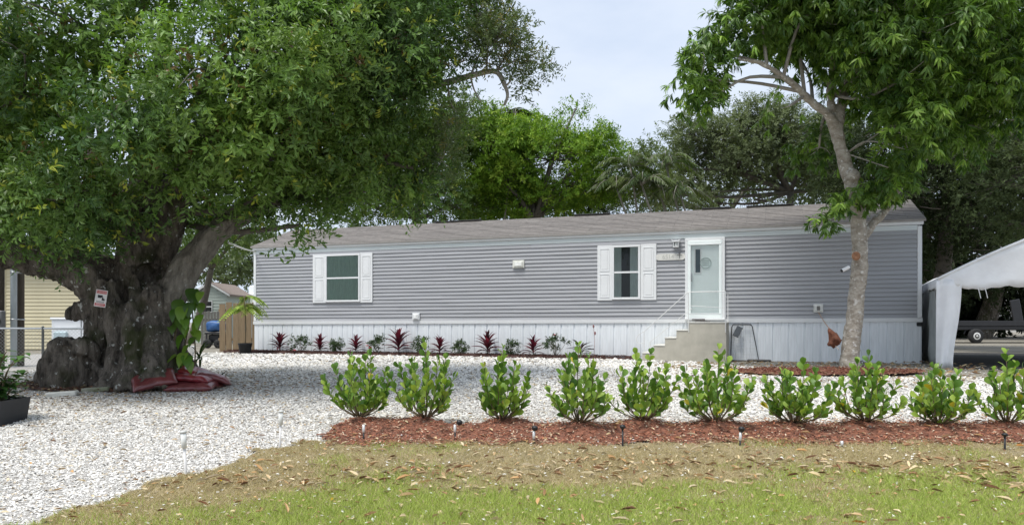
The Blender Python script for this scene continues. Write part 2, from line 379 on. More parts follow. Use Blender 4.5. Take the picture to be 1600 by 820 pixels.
# ------------------------------------------------------------------ the grey house
def WALL(px, py, out=0.0):
    """pixel -> (u, z) on the house's front wall plane (moved 'out' metres to the viewer)"""
    a = (px - HX) / FPX; n = np.array([HDIR[1], -HDIR[0]])
    o = HL0 + n * out
    # o + u*HDIR = s*(a,1)
    s, u = np.linalg.solve(np.array([[a, -HDIR[0]], [1, -HDIR[1]]]), o)
    return u, ZC - (py - HY) / FPX * s
house = empty('mobile_home', (HL0[0], HL0[1], 0), HANG, 'long grey single-storey mobile home with white shutters and skirting', 'house')
ZE, ZF0, ZR, HW = 3.33, 3.09, 4.11, 4.2
def ztrim(u): return .965 - .075 * (1 - u / HLEN)
# body behind the cladding
b = MB(); b.box((.03, .03, .02), (HLEN - .03, HW, ZE - .03)); b.obj('wall', M_siding, house)
for x in (0.02, HLEN - .02 - .06):
    b = MB(); b.add([[x + dx, yy, zz] for dx in (0, .06) for yy, zz in ((.0, ZE - .02), (HW, ZE - .02), (HW / 2, ZR - .09))], [np.array([[0, 1, 2], [3, 5, 4]]), np.array([[0, 3, 4, 1], [1, 4, 5, 2], [2, 5, 3, 0]])])
    b.obj('gable', M_siding, house)
# siding boards, one object a course
NB = 20
rgs = random.Random(2)
for k in range(NB):      # each course is made of lapped lengths
    cuts = [0.09]; x_ = 0.09 + rgs.uniform(1.2, 3.6)
    while x_ < HLEN - 1.0: cuts.append(x_); x_ += 3.66
    cuts.append(HLEN - .09)
    for i in range(len(cuts) - 1):
        v = []; yo = -.0022 * (i % 2)
        for u in np.linspace(cuts[i] - (.02 if i else 0), cuts[i + 1], 6):
            zb, zt = ztrim(u) + .085, ZF0; wv_ = .0018 * math.sin(u * 1.9 + k * 2.1) + .0012 * math.sin(u * 4.7 + k)
            z0 = zb + (zt - zb) * k / NB; z1 = zb + (zt - zb) * (k + 1) / NB
            v += [[u, .03, z0 + .002], [u, -.024 + yo + wv_, z0 + .002], [u, -.024 + yo + wv_, z0 + .015], [u, -.002 + yo, z1 - .0], [u, .03, z1 - .0]]
        f_ = [[5 * j + a, 5 * j + (a + 1) % 5, 5 * j + 5 + (a + 1) % 5, 5 * j + 5 + a] for j in range(5) for a in range(5)]
        link('siding_board', mesh_np('siding_board', v, [np.array(f_), np.array([[4, 3, 2, 1, 0], [25, 26, 27, 28, 29]])]), M_siding, house)
# corner posts, trim, frieze, fascia
for x0, x1 in ((0, .09), (HLEN - .09, HLEN)):
    MB().bbox((x0, -.035, ztrim(x0) + .1), (x1, .06, ZF0 + .09), .006).obj('corner_post', M_white, house)
b = MB(); b.add([[u, y, z] for u in (-.01, HLEN + .01) for y, z in ((.03, ztrim(u)), (-.04, ztrim(u)), (-.045, ztrim(u) + .09), (.03, ztrim(u) + .095))],
      [np.array([[0, 1, 5, 4], [1, 2, 6, 5], [2, 3, 7, 6], [3, 0, 4, 7], [3, 2, 1, 0], [4, 5, 6, 7]])]); b.obj('base_trim', M_white, house)
MB().bbox((.09, -.02, ZF0), (HLEN - .09, .03, ZF0 + .12), .006).obj('frieze_board', M_frieze, house)
MB().bbox((-.03, -.055, ZF0 + .125), (HLEN + .03, .03, ZE - .005), .008).obj('fascia', M_white, house)
# skirting panels
PW = .36; npan = int(HLEN / PW); PW = HLEN / npan
b = MB(); prof = [(0.0, .012), (.012, .012), (.026, -.014), (PW / 2 - .012, -.014), (PW / 2, -.002), (PW / 2 + .012, -.014), (PW - .026, -.014), (PW - .012, .012), (PW, .012), (PW, .02), (0, .02)]
b.add([[x, y, z] for z in (0, 1) for x, y in prof], [np.array([[i, (i + 1) % 11, 11 + (i + 1) % 11, 11 + i] for i in range(11)])]); skm = b.mesh('skirting_panel')
for k in range(npan):
    o = link('skirting_panel', skm, M_skirt, house, (k * PW, 0, -.03)); o.scale = (1, 1, ztrim((k + .5) * PW) + .035)
# roof
M_roof = bpy.data.materials.new('roof_shingle'); M_roof.use_nodes = True
t = M_roof.node_tree; pb = t.nodes['Principled BSDF']; pb.inputs['Roughness'].default_value = .95
tx = N(t, 'ShaderNodeTexCoord'); bk = N(t, 'ShaderNodeTexBrick', Scale=1.0); bk.inputs['Brick Width'].default_value = .9; bk.inputs['Row Height'].default_value = .15; bk.inputs['Mortar Size'].default_value = .006
bk.inputs['Color1'].default_value = (.215, .195, .178, 1); bk.inputs['Color2'].default_value = (.165, .15, .138, 1); bk.inputs['Mortar'].default_value = (.11, .1, .095, 1); bk.inputs['Bias'].default_value = -.1
mp = N(t, 'ShaderNodeMapping'); mp.inputs['Scale'].default_value = (1, 1, 1); no = N(t, 'ShaderNodeTexNoise', Scale=9, Detail=8); mxx = N(t, 'ShaderNodeMix', data_type='RGBA', blend_type='OVERLAY'); mxx.inputs[0].default_value = .4
t.links.new(tx.outputs['Object'], mp.inputs[0]); t.links.new(mp.outputs[0], bk.inputs['Vector']); t.links.new(mp.outputs[0], no.inputs['Vector']); t.links.new(bk.outputs['Color'], mxx.inputs[6]); t.links.new(no.outputs['Fac'], mxx.inputs[7]); t.links.new(mxx.outputs[2], pb.inputs['Base Color'])
bp = N(t, 'ShaderNodeBump', Strength=.5, Distance=.01); t.links.new(bk.outputs['Fac'], bp.inputs['Height']); bp.invert = True; t.links.new(bp.outputs['Normal'], pb.inputs['Normal'])
b = MB(); o0, o1 = -.07, HLEN + .07
sl = (ZR - ZE) / (HW / 2 + .08)
def rz(y): return ZE + (y + .08) * sl if y <= HW / 2 else ZR - (y - HW / 2) * sl
prof = [(-.08, ZE), (HW / 2, ZR), (HW + .08, ZE), (HW + .08, ZE - .03), (HW / 2, ZR - .03), (-.08, ZE - .03)]
b.add([[u, y, z] for u in (o0, o1) for y, z in prof], [np.array([[i, (i + 1) % 6, 6 + (i + 1) % 6, 6 + i] for i in range(6)]), np.array([[0, 5, 4, 1], [1, 4, 3, 2], [6, 7, 10, 11], [7, 8, 9, 10]])])
roof = b.obj('roof', M_roof, house)
# shingle courses on the front slope, lapped
ncr = 13
for k in range(ncr):
    y0 = -.085 + k * (HW / 2 + .08) / ncr; y1 = -.08 + (k + 1.25) * (HW / 2 + .08) / ncr; y1 = min(y1, HW / 2 + .01)
    v = []
    for i, u in enumerate(np.linspace(o0 - .004, o1 + .004, 46)):
        dz = .004 * math.sin(i * 2.1 + k * 1.7)
        v += [[u, y0, rz(y0) + .004], [u, y0 - .002, rz(y0) + .02 + dz], [u, y1, rz(y1) + .008]]
    f = [[3 * i + a, 3 * i + 3 + a, 3 * i + 4 + a, 3 * i + 1 + a] for i in range(45) for a in (0, 1)]
    link('shingle_course', mesh_np('shingle_course', v, [np.array(f)]), M_roof, roof)
MB().bbox((-.075, -.095, ZE - .045), (HLEN + .075, -.07, ZE + .004), .004).obj('drip_edge', mat('drip_edge', (.30, .28, .26), .6), roof)
for px0, px1 in ((612, 690), (1060, 1110), (1135, 1215), (845, 905)):      # ridge vent strips
    u0 = WALL(px0, 340)[0] + .4; u1 = WALL(px1, 340)[0] + .4
    MB().bbox((u0, HW / 2 - .13, ZR + .012), (u1, HW / 2 + .13, ZR + .038), .008).obj('ridge_vent', M_blackmetal, roof)

def rect(px0, py0, px1, py1):
    u0, zt = WALL(px0, py0); u1, _ = WALL(px1, py0); _, zb = WALL(px0, py1); return u0, zb, u1, zt
def window(px, fr, cur, lbl):
    """px: outer shutter span, fr: frame span"""
    u0, zb, u1, zt = rect(fr[0], px[1], fr[1], px[3]); U0 = WALL(px[0], px[1])[0]; U1 = WALL(px[2], px[1])[0]
    f = .055; b = MB()
    for a in (((u0, -.075, zb), (u1, -.02, zb + f)), ((u0, -.075, zt - f), (u1, -.02, zt)), ((u0, -.074, zb + f), (u0 + f, -.02, zt - f)), ((u1 - f, -.074, zb + f), (u1, -.02, zt - f))):
        b.bbox(*a, .006)
    win = b.obj('window', M_white, house); win['label'] = lbl
    zm = (zb + zt) / 2
    MB().bbox((u0 + f, -.07, zm - .025), (u1 - f, -.03, zm + .025), .005).obj('sash_rail', M_white, win)
    MB().box((u0 + f, -.034, zb + f), (u1 - f, -.0295, zt - f)).obj('backing', M_dark, win)
    for z0, z1, y in ((zb + f, zm - .025, -.064), (zm + .025, zt - f, -.068)):
        MB().add_quad((u0 + f, y, z0), (u1 - f, y, z1)).obj('pane', M_glass, win)
    wdt = u1 - u0 - 2 * f
    for (a0, a1, zc0, cm) in cur:
        xs = np.linspace(u0 + f + wdt * a0, u0 + f + wdt * a1, 40); ys = -.048 - .009 * np.sin(np.arange(40) * 1.25) - .003 * np.sin(np.arange(40) * .61)
        v = [[x, y, z] for z in (zb + f + (zt - zb - 2 * f) * zc0, zt - f - .005) for x, y in zip(xs, ys)]
        link('curtain', mesh_np('curtain', v, [np.array([[i, i + 1, 41 + i, 40 + i] for i in range(39)])], smooth=True), cm, win)
    for s0, s1 in ((U0, u0 - .004), (u1 + .004, U1)):
        b = MB(); b.bbox((s0, -.05, zb - .02), (s1, -.022, zt + .01), .005)
        sh = b.obj('shutter', M_white, win)
        w_ = s1 - s0
        for q0, q1 in ((zb + .06, (zb + zt) / 2 - .03), ((zb + zt) / 2 + .04, zt - .07)):
            x0, x1 = s0 + w_ * .17, s1 - w_ * .17; d = .012
            bb = MB()   # raised moulding round the panel
            bb.bbox((x0, -.0615, q0), (x1, -.049, q0 + d * 1.6), .004); bb.bbox((x0, -.0615, q1 - d * 1.6), (x1, -.049, q1), .004)
            bb.bbox((x0, -.061, q0 + d * 1.6), (x0 + d * 1.6, -.049, q1 - d * 1.6), .004); bb.bbox((x1 - d * 1.6, -.061, q0 + d * 1.6), (x1, -.049, q1 - d * 1.6), .004)
            bb.bbox((x0 + .05, -.057, q0 + .05), (x1 - .05, -.0495, q1 - .05), .006)
            bb.obj('shutter_panel', M_white, win)
    return win
window((490, 398, 583, 472), (510, 564), [(0, 1, .0, M_curtain)], 'window with closed green curtains between white shutters')
window((934, 384, 1026, 468), (957, 1001), [(0, .3, 0, M_curtaing), (.66, 1, 0, M_curtaing)], 'window with parted grey curtains between white shutters')

# door
u0, zb, u1, zt = rect(1071, 373, 1133, 498); f = .07
b = MB()
for a in (((u0, -.09, zt - f), (u1, -.02, zt)), ((u0, -.089, zb), (u0 + f, -.02, zt - f)), ((u1 - f, -.089, zb), (u1, -.02, zt - f)), ((u0, -.11, zb - .03), (u1, -.02, zb + .02))): b.bbox(*a, .006)
door = b.obj('door', M_white, house); door['label'] = 'pale mint front door behind a full-glass storm door'
f2 = .15
MB().box((u0 + f, -.045, zb + .02), (u1 - f, -.0295, zt - f)).obj('door_leaf', M_mint, door)
b = MB(); a0, a1, c0, c1 = u0 + f, u1 - f, zb + .02, zt - f; g = .075
b.bbox((a0, -.10, c1 - g * 1.3), (a1, -.078, c1), .008); b.bbox((a0, -.10, c0), (a1, -.078, c0 + g * 1.4), .008); b.bbox((a0, -.099, c0 + g * 1.4), (a0 + g, -.078, c1 - g * 1.3), .008); b.bbox((a1 - g, -.099, c0 + g * 1.4), (a1, -.078, c1 - g * 1.3), .008)
b.obj('storm_door_frame', M_mint, door)
MB().add_quad((a0 + g, -.09, c0 + g * 1.4), (a1 - g, -.09, c1 - g * 1.3)).obj('storm_glass', M_stormglass, door)
for zc in (c1 - g * 1.3 - .012, c0 + g * 1.4 - .004): MB().bbox((a0 + .02, -.107, zc), (a1 - .02, -.1, zc + .02), .003).obj('glazing_bead', M_white, door)
x0, z1 = WALL(1087, 390); x1, z0 = WALL(1094.5, 426)
b = MB(); b.bbox((x0 - .03, -.06, z0 - .03), (x0, -.045, z1 + .03), .003); b.bbox((x1, -.06, z0 - .03), (x1 + .03, -.045, z1 + .03), .003); b.bbox((x0, -.06, z1), (x1, -.045, z1 + .03), .003); b.bbox((x0, -.06, z0 - .03), (x1, -.045, z0), .003); b.obj('lite_frame', M_white, door)
MB().box((x0, -.052, z0), (x1, -.047, z1)).obj('lite_pane', mat('dark_pane', (.03, .05, .055), .08), door)
cu, cz = WALL(1103, 411)
b = MB(); pth = [[cu + .13 * math.cos(a), -.06, cz + .13 * math.sin(a)] for a in np.linspace(0, 2 * math.pi, 25)]
b.tube(pth, .012, 6, False)
for k in (-1, 0, 1): b.box((cu - .09, -.058, cz + k * .05 - .012), (cu + .09, -.05, cz + k * .05 + .012))
b.obj('door_wreath', mat('faded_print', (.52, .60, .57), .6), door)
hu, hz = WALL(1081, 433)
b = MB(); b.tube([[hu, -.10, hz + .09], [hu, -.145, hz + .08], [hu, -.15, hz], [hu, -.145, hz - .08], [hu, -.10, hz - .09]], .011, 8); b.bbox((hu - .02, -.112, hz - .11), (hu + .02, -.1, hz + .11), .004); b.obj('handle', M_metal, door)
MB().bbox((u0 + .18, -.19, zb - .031), (u0 + .5, -.11, zb - .005), .01).obj('door_sweep', mat('dark_rubber', (.05, .035, .03), .8), door)
# lamp, plaque, vents, boxes
lu, lz = WALL(1057, 381)
b = MB(); b.bbox((lu - .07, -.05, lz - .09), (lu + .07, -.028, lz + .09), .006)
b.bbox((lu - .065, -.16, lz - .075), (lu - .05, -.05, lz + .04), .003); b.bbox((lu + .05, -.16, lz - .075), (lu + .065, -.05, lz + .04), .003); b.bbox((lu - .07, -.165, lz - .095), (lu + .07, -.05, lz - .075), .003)
b.prism([(lu - .075, lz + .04), (lu + .075, lz + .04), (lu + .115, lz + .105), (lu + .05, lz + .075), (lu - .05, lz + .075), (lu - .115, lz + .105)], -.17, -.05); lamp = b.obj('wall_lamp', M_white, house)
MB().lathe((lu, -.105, lz - .07), [(.028, 0), (.036, .04), (.03, .09), (.012, .105)], 12).obj('lamp_globe', mat('frosted_glass', (.6, .62, .6), .25), lamp)
qu0, qz1 = WALL(1030, 397); qu1, qz0 = WALL(1066, 406); qc = (qz0 + qz1) / 2; rr = abs(qz1 - qz0) / 2
pl = [(qu0 + rr * math.cos(a), qc + rr * math.sin(a)) for a in np.linspace(math.pi / 2, 3 * math.pi / 2, 10)] + [(qu1 - 0 + rr * math.cos(a), qc + rr * math.sin(a)) for a in np.linspace(-math.pi / 2, math.pi / 2, 10)]
plaque = MB().prism(pl, -.05, -.028).obj('address_plaque', mat('plaque_cream', (.70, .69, .64), .5, var=.08, scale=9), house)
def text_mesh(body, size, m, parent, loc, rot, name='lettering', ext=.002):
    cu_ = bpy.data.curves.new(name, 'FONT'); cu_.body = body; cu_.size = size; cu_.extrude = ext; cu_.align_x = 'CENTER'; cu_.align_y = 'CENTER'
    to = bpy.data.objects.new(name, cu_); COL.objects.link(to); dg = bpy.context.evaluated_depsgraph_get()
    me = bpy.data.meshes.new_from_object(to.evaluated_get(dg)); COL.objects.unlink(to); bpy.data.objects.remove(to); bpy.data.curves.remove(cu_)
    o = link(name, me, m, parent, loc); o.rotation_euler = rot; return o
text_mesh('6514', .15, mat('plaque_digits', (.50, .50, .47), .5), plaque, ((qu0 * .6 + qu1 * .4), -.052, qc), (math.radians(90), 0, 0))
b = MB(); xx = qu1 - .06
b.ball((xx, -.055, qc + .09), .03, 1, (1, .4, 1)); b.tube([[xx, -.055, qc + .09], [xx, -.055, qc - .05]], .01, 6); b.tube([[xx - .06, -.055, qc + .045], [xx + .06, -.055, qc + .045]], .009, 6); b.obj('plaque_ornament', mat('pewter', (.22, .22, .22), .5, metal=.5), plaque)
def plate(px0, py0, px1, py1, name, dep=.05, m=None, inner=None):
    a0, c0, a1, c1 = rect(px0, py0, px1, py1); b = MB(); e = min(a1 - a0, c1 - c0) * .16
    b.bbox((a0, -.028 - dep * .6, c0), (a1, -.028, c1), .006); b.bbox((a0 + e, -.028 - dep, c0 + e), (a1 - e, -.028 - dep * .6, c1 - e), .008)
    o = b.obj(name, m or M_white, house)
    if inner: MB().bbox((a0 + 2.2 * e, -.03 - dep - .006, c0 + 1.6 * e), (a1 - 2.2 * e, -.028 - dep, c1 - 1.6 * e), .004).obj('cover', inner, o)
    return o
plate(802, 407, 820, 419, 'range_vent', .06, mat('vent_cream', (.72, .72, .66), .5), mat('vent_flap', (.84, .84, .80), .4))
plate(646, 489, 657, 500, 'outlet_box', .08, M_white, mat('outlet_lid', (.85, .85, .83), .4))
plate(1271, 475, 1286, 488, 'outlet_box', .07, mat('outlet_grey', (.72, .72, .68), .5), mat('outlet_dark', (.16, .15, .14), .6))
cu0, cz0 = WALL(1436, 506); MB().bbox((cu0 - .06, -.08, cz0 - .05), (cu0 + .06, -.045, cz0 + .04), .015).obj('junction_box', M_black, house)

# precast steps
def H(u, out, z):  # house-local -> world
    q = HL0 + HDIR * u + np.array([HDIR[1], -HDIR[0]]) * out; return np.array([q[0], q[1], z])
SO = 1.12           # how far the steps stand out from the wall
su1, _ = WALL(1135, 540, SO); su0, _ = WALL(1075, 540, SO)
steps = empty('precast_steps', H(su0, SO, 0), HANG, 'beige concrete entry steps with thin white handrails below the front door', 'steps')
sw = su1 - su0; dep = SO - .13; top = ztrim(su0) - .01; run = .275; nst = 5; rise = top / (nst + 0)
poly = [(sw, -.03), (sw, top)]; poly += [(0, top)]
for k in range(1, nst): poly += [(-(k - 1) * run, top - k * rise), (-k * run, top - k * rise)]
poly += [(-(nst - 1) * run, -.03)]
body = MB().prism(poly, 0, dep).obj('step_block', M_conc, steps)
bv = body.modifiers.new('bevel', 'BEVEL'); bv.width = .012; bv.segments = 2; bv.limit_method = 'ANGLE'
for k in range(1, nst): MB().bbox((-k * run - .014, -.012, top - k * rise - .0), (-(k - 1) * run - .002, dep + .008, top - k * rise + .028), .008).obj('tread', M_concs, steps)
MB().bbox((-.014, -.012, top), (sw + .012, dep + .008, top + .03), .008).obj('landing', M_concs, steps)
zt_, xr = .72, -(nst - 1) * run + .04
for yv, nm in ((.03, 0), (dep - .05, 1)):
    b = MB(); rl = .011
    zlow = rise + .56; zr = top + .75 - (0 if nm == 0 else .02)
    b.tube(smooth_path([[xr, yv, rise * .9], [xr, yv, zlow - (.02 if nm == 0 else .29)]], 4), rl, 6)
    b.tube([[xr, yv, zlow - .02], [.0, yv, zr], [sw - .02, yv, zr]], rl, 6) if nm == 0 else b.tube([[xr, yv, zlow - .3], [0, yv, zr - .35]], rl * .7, 6)
    if nm == 0:
        b.tube(smooth_path([[xr, yv, zlow - .02], [xr - .13, yv, zlow - .10], [xr - .19, yv, zlow - .2], [xr - .14, yv, zlow - .31], [xr - .02, yv, zlow - .30]], 14), rl * .8, 6)
        b.tube([[.02, yv - .035, top - .22], [.01, yv - .035, zr]], rl, 6); b.tube([[sw - .02, yv - .035, top - .22], [sw - .02, yv - .035, zr]], rl, 6)
        b.tube([[.02, yv, top + .42], [sw - .02, yv, top + .36]], rl * .55, 6)
    else:
        b.obj('handrail', M_railwhite, steps); b = MB(); b.tube([[sw - .02, yv, top], [sw - .02, yv, zr], [sw - .02, .03, zr]], rl, 6)
    b.obj('handrail', M_railwhite, steps)
b = MB(); b.bbox((.16, -.0, top + .03), (.5, .25, top + .045), .004); b.obj('door_mat', mat('mat_dark', (.06, .03, .025), .9), steps)

# ------------------------------------------------------------------ trees
def lobes_px(L, D0=None):
    """[(px, py, D, rx px, ry px, depth radius m)] -> world ellipsoids"""
    out = []
    for px, py, D, rx, ry, rd in L:
        c = P(px, py, D); out.append((c, np.array([rx * D / FPX, rd, ry * D / FPX])))
    return out
def crown(lobes, n_clump, clump_r, twigs, per, Lr, Wr, twig_len, colf, tmpl, droop=0.0, spread=.9, shell=.5, up=.35, flat=1.0, cull=None, rmax=1.0, tlo=.15, tip0=0.0, nrm_w=.8):
    """leaf arrays grown on twigs in clumps spread through the lobes. returns leaf parts and the clump centres"""
    vol = np.array([np.prod(r) ** (2 / 3) for c, r in lobes]); cnt = np.maximum((vol / vol.sum() * n_clump).astype(int), 3)
    CC = []; CO = []; CR = []; LI = []
    for li, ((c, r), k) in enumerate(zip(lobes, cnt)):
        d = rdir(k); rad = shell + (rmax - shell) * R.random(k) ** .7
        p = c + d * rad[:, None] * r
        CC.append(p); CO.append(nrm(d / r)); CR.append(clump_r * R.uniform(.65, 1.35, k)); LI.append(np.full(k, li))
    CC = np.concatenate(CC); CO = np.concatenate(CO); CR = np.concatenate(CR); LI = np.concatenate(LI)
    if cull is not None:
        kp = cull(CC); CC, CO, CR, LI = CC[kp], CO[kp], CR[kp], LI[kp]
    n = len(CC); T = twigs
    d = rdir(n * T); o = np.repeat(CO, T, 0); d = nrm(d + o * .55 + np.array([0, 0, up]))
    d[:, 2] *= flat
    base = np.repeat(CC, T, 0) + d * (np.repeat(CR, T) * R.uniform(tlo, .95, n * T))[:, None]
    tdir = nrm(d + .5 * rdir(n * T) + np.array([0, 0, -droop * .5])); tl = twig_len * R.uniform(.6, 1.3, n * T)
    ccol = np.repeat(np.repeat(R.random(n), T), per); tcol = np.repeat(R.random(n * T), per)
    bp = np.repeat(base, per, 0); td = np.repeat(tdir, per, 0); m = len(bp)
    s = (tip0 + (1 - tip0) * np.tile((np.arange(per) + .5) / per, n * T)) * np.repeat(tl, per)
    pos = bp + td * s[:, None] + np.array([0, 0, -1.0]) * (droop * .4 * s ** 2 / np.repeat(tl, per))[:, None]
    rd = rdir(m); rd = nrm(rd - td * (rd * td).sum(1, keepdims=True))
    ax = nrm(td * .55 + rd * spread + np.array([0, 0, -droop]))
    no = nrm(np.array([0, 0, .55]) + .55 * rdir(m) + nrm_w * np.repeat(d, per, 0) + .25 * np.repeat(np.repeat(CO, T, 0), per, 0))
    L = R.uniform(*Lr, m); W = R.uniform(*Wr, m)
    tip = np.tile((np.arange(per) + .5) / per, n * T)
    col = colf(pos, ccol, tcol, R.random(m), tip)
    return (pos, ax, no, L, W, col, tmpl), CC, LI, (base, tdir, tl)
def mixc(a, b, t): a = np.asarray(a, float); b = np.asarray(b, float); return a * (1 - t[:, None]) + b * t[:, None]
def branch_to(mb, a, b, r0, r1, sag=.15, n=7, sides=6):
    a = np.asarray(a, float); b = np.asarray(b, float); m = (a + b) / 2 + R.normal(size=3) * np.linalg.norm(b - a) * .09 + np.array([0, 0, sag * np.linalg.norm(b - a)])
    mb.tube(smooth_path([a, m, b], n), np.linspace(r0, r1, n), sides)
    return m

def remesh(mb, name, m, parent, vox=.04, disp=((.05, 3.0), (.02, 11.0)), stretch=(1, 1, .4), seed=0, ridge=0.0):
    o = mb.obj(name, m, None); md = o.modifiers.new('r', 'REMESH'); md.mode = 'VOXEL'; md.voxel_size = vox
    dg = bpy.context.evaluated_depsgraph_get(); me = bpy.data.meshes.new_from_object(o.evaluated_get(dg)); bpy.data.objects.remove(o)
    n = len(me.vertices); v = np.empty(n * 3, np.float32); me.vertices.foreach_get('co', v); v = v.reshape(-1, 3).astype(float)
    # a little smoothing, then relief along the normals
    e = np.empty(len(me.edges) * 2, np.int32); me.edges.foreach_get('vertices', e); e = e.reshape(-1, 2)
    for _ in range(3):
        acc = np.zeros_like(v); c = np.zeros(n)
        for a, b_ in ((0, 1), (1, 0)): np.add.at(acc, e[:, a], v[e[:, b_]]); np.add.at(c, e[:, a], 1)
        v = v * .5 + .5 * acc / np.maximum(c, 1)[:, None]
    me.vertices.foreach_set('co', v.astype(np.float32).ravel()); me.update()
    nn = np.empty(n * 3, np.float32); me.vertex_normals.foreach_get('vector', nn); nn = nn.reshape(-1, 3)
    for k, (amp, fr) in enumerate(disp):
        q = fbm(v * np.array(stretch) * fr, seed + 31 * k, 3) - .5
        v = v + nn * (amp * 2 * np.where(q > 0, q, q * 1.5))[:, None]
    if ridge:
        q = 1 - np.abs(2 * fbm(v * np.array([5.5, 5.5, .9]) + .35 * fbm(v * 3, 77, 2)[:, None], seed + 99, 2) - 1); v = v - nn * (ridge * np.clip((q - .72) / .28, 0, 1))[:, None]
    me.vertices.foreach_set('co', v.astype(np.float32).ravel()); me.update()
    me.polygons.foreach_set('use_smooth', np.ones(len(me.polygons), bool)); me.materials.clear(); me.materials.append(m); me.name = name
    return link(name, me, m, parent)

# ---- the old broad tree on the left
TD = 12.3
old = empty('old_shade_tree', (0, 0, 0), 0, 'huge old tree with gnarled dark trunk and dense crown left of the house', 'tree')
def T(px, py, dd=0.0): return P(px, py, TD + dd)
def pr(r): return r * TD / FPX
mb = MB()
def stem(pts, rs, n=26, sides=12):
    pp = smooth_path([T(*q) for q in pts], n); mb.tube(pp, lerp_r([pr(x) for x in rs], n), sides)
stem([(222, 618, .1), (220, 560, .1), (212, 500, .15), (222, 430, .2), (226, 340, .4), (236, 240, .5), (250, 120, .6), (258, 20, .7)], [66, 46, 40, 40, 36, 28, 20, 12], 30)
stem([(235, 610, 0), (212, 540, 0), (190, 480, 0), (140, 425, 0), (70, 405, -.2), (0, 392, -.5), (-80, 370, -.9), (-180, 330, -1.2)], [50, 40, 40, 38, 34, 30, 27, 20], 34)
stem([(176, 615, -.75), (184, 560, -.6), (180, 500, -.5), (168, 440, -.35)], [30, 19, 18, 18])
stem([(207, 615, -.95), (209, 560, -.78), (207, 500, -.62), (214, 430, -.35)], [26, 15, 14, 15])
stem([(242, 615, -.95), (242, 560, -.75), (240, 500, -.55), (252, 440, -.2)], [28, 17, 15, 19])
stem([(272, 612, -.6), (266, 550, -.5), (264, 490, -.35), (285, 420, 0)], [26, 15, 16, 20])
stem([(300, 612, .2), (275, 560, .15), (265, 500, .1)], [30, 22, 24])
stem([(330, 606, .4), (300, 585, .25), (270, 545, .1)], [9, 18, 22], 12)
stem([(152, 470, -.1), (158, 500, -.15), (160, 535, -.2), (158, 600, -.2)], [30, 24, 26, 34], 16)
stem([(226, 420, -.15), (205, 370, -.2), (160, 330, -.3), (110, 290, -.4), (60, 230, -.8)], [30, 25, 21, 18, 10], 20)
stem([(232, 420, 0), (262, 350, -.1), (285, 270, -.4), (330, 180, -.8), (370, 90, -1.2)], [28, 24, 20, 14, 8], 22)
stem([(222, 380, .3), (180, 300, .6), (130, 210, 1.0), (80, 90, 1.4)], [26, 22, 16, 8], 18)
rb = random.Random(4)
for k in range(46):      # the burl at the foot, a heap of knobs
    a = rb.uniform(0, math.pi); rr_ = rb.uniform(.55, 1.0)
    x = 114 + 46 * math.cos(a) * rr_; y = 596 - 66 * math.sin(a) * rr_
    if 72 < x < 96 and 565 < y < 605: continue
    mb.ball(T(x, y, -.55 - .25 * rb.random() + .35 * (1 - rr_) * 0 + .25 * abs(math.cos(a))), pr(rb.uniform(8, 14)), 2, (1, 1, rb.uniform(.8, 1.2)))
mb.ball(T(112, 584, -.35), pr(47), 3, (1, .9, 1.15)); mb.ball(T(140, 560, -.3), pr(26), 3); mb.ball(T(150, 590, -.3), pr(28), 3)
mb.ball(T(70, 590, -.2), pr(15), 2, (1, 1.2, 1.6)); mb.ball(T(240, 462, -.52), pr(18), 2); mb.ball(T(124, 488, -.15), pr(15), 2); mb.ball(T(112, 492, -.15), pr(9), 2)
trunk = remesh(mb, 'trunk', M_bark, old, .033, ((.10, 2.2), (.06, 6.0), (.025, 18.0)), (1, 1, .26), 3, .05)
mb = MB()
def limb(pts, rs, n=22, sides=10):
    pp = smooth_path([T(*q) for q in pts], n); mb.tube(pp, lerp_r([pr(x) for x in rs], n), sides)
limb([(258, 520, -.32), (268, 470, -.32), (288, 425, -.2), (318, 388, -.1), (352, 352, 0), (400, 326, .1), (470, 300, .3), (560, 262, .5), (630, 230, .8)], [16, 22, 24, 22, 18, 14, 11, 8, 5], 30)
limb([(300, 408, -.3), (330, 365, -.35), (372, 340, -.3)], [12, 10, 5], 12)
remesh(mb, 'pale_limb', M_barkpale, old, .022, ((.03, 4.0), (.012, 16.0)), (1, 1, 1), 8)

LOB = lobes_px([
    (-60, 60, 12.2, 150, 130, 2.2), (-40, 270, 11.0, 130, 90, 1.6), (60, 310, 10.4, 110, 70, 1.2), (150, 318, 10.8, 70, 28, .9), (40, 150, 10.6, 140, 110, 1.6),
    (150, 60, 11.0, 170, 110, 2.0), (200, 210, 10.2, 130, 95, 1.3), (285, 275, 10.9, 85, 38, 1.1), (330, 110, 10.4, 150, 110, 1.8), (330, 215, 10.6, 120, 80, 1.4),
    (430, 235, 11.2, 110, 62, 1.5), (460, 60, 11.0, 150, 120, 2.0), (470, 170, 11.0, 130, 110, 1.8), (560, 110, 11.6, 140, 120, 2.0), (570, 225, 12.2, 100, 62, 1.6),
    (630, 60, 12.2, 85, 90, 1.7), (635, 185, 12.8, 65, 80, 1.5), (645, 262, 13.2, 50, 36, 1.0), (420, 300, 12.0, 80, 18, 1.0), (520, 292, 13.0, 80, 20, 1.1), (610, 290, 13.6, 50, 16, .9),
    (470, 352, 12.2, 26, 10, .3), (250, -60, 12.0, 260, 90, 2.4), (520, -60, 12.4, 220, 80, 2.4), (690, 20, 12.8, 45, 50, .9), (300, 318, 13.2, 90, 26, 1.2), (130, 372, 13.8, 120, 20, .8), (0, 345, 12.8, 100, 26, 1.1)])
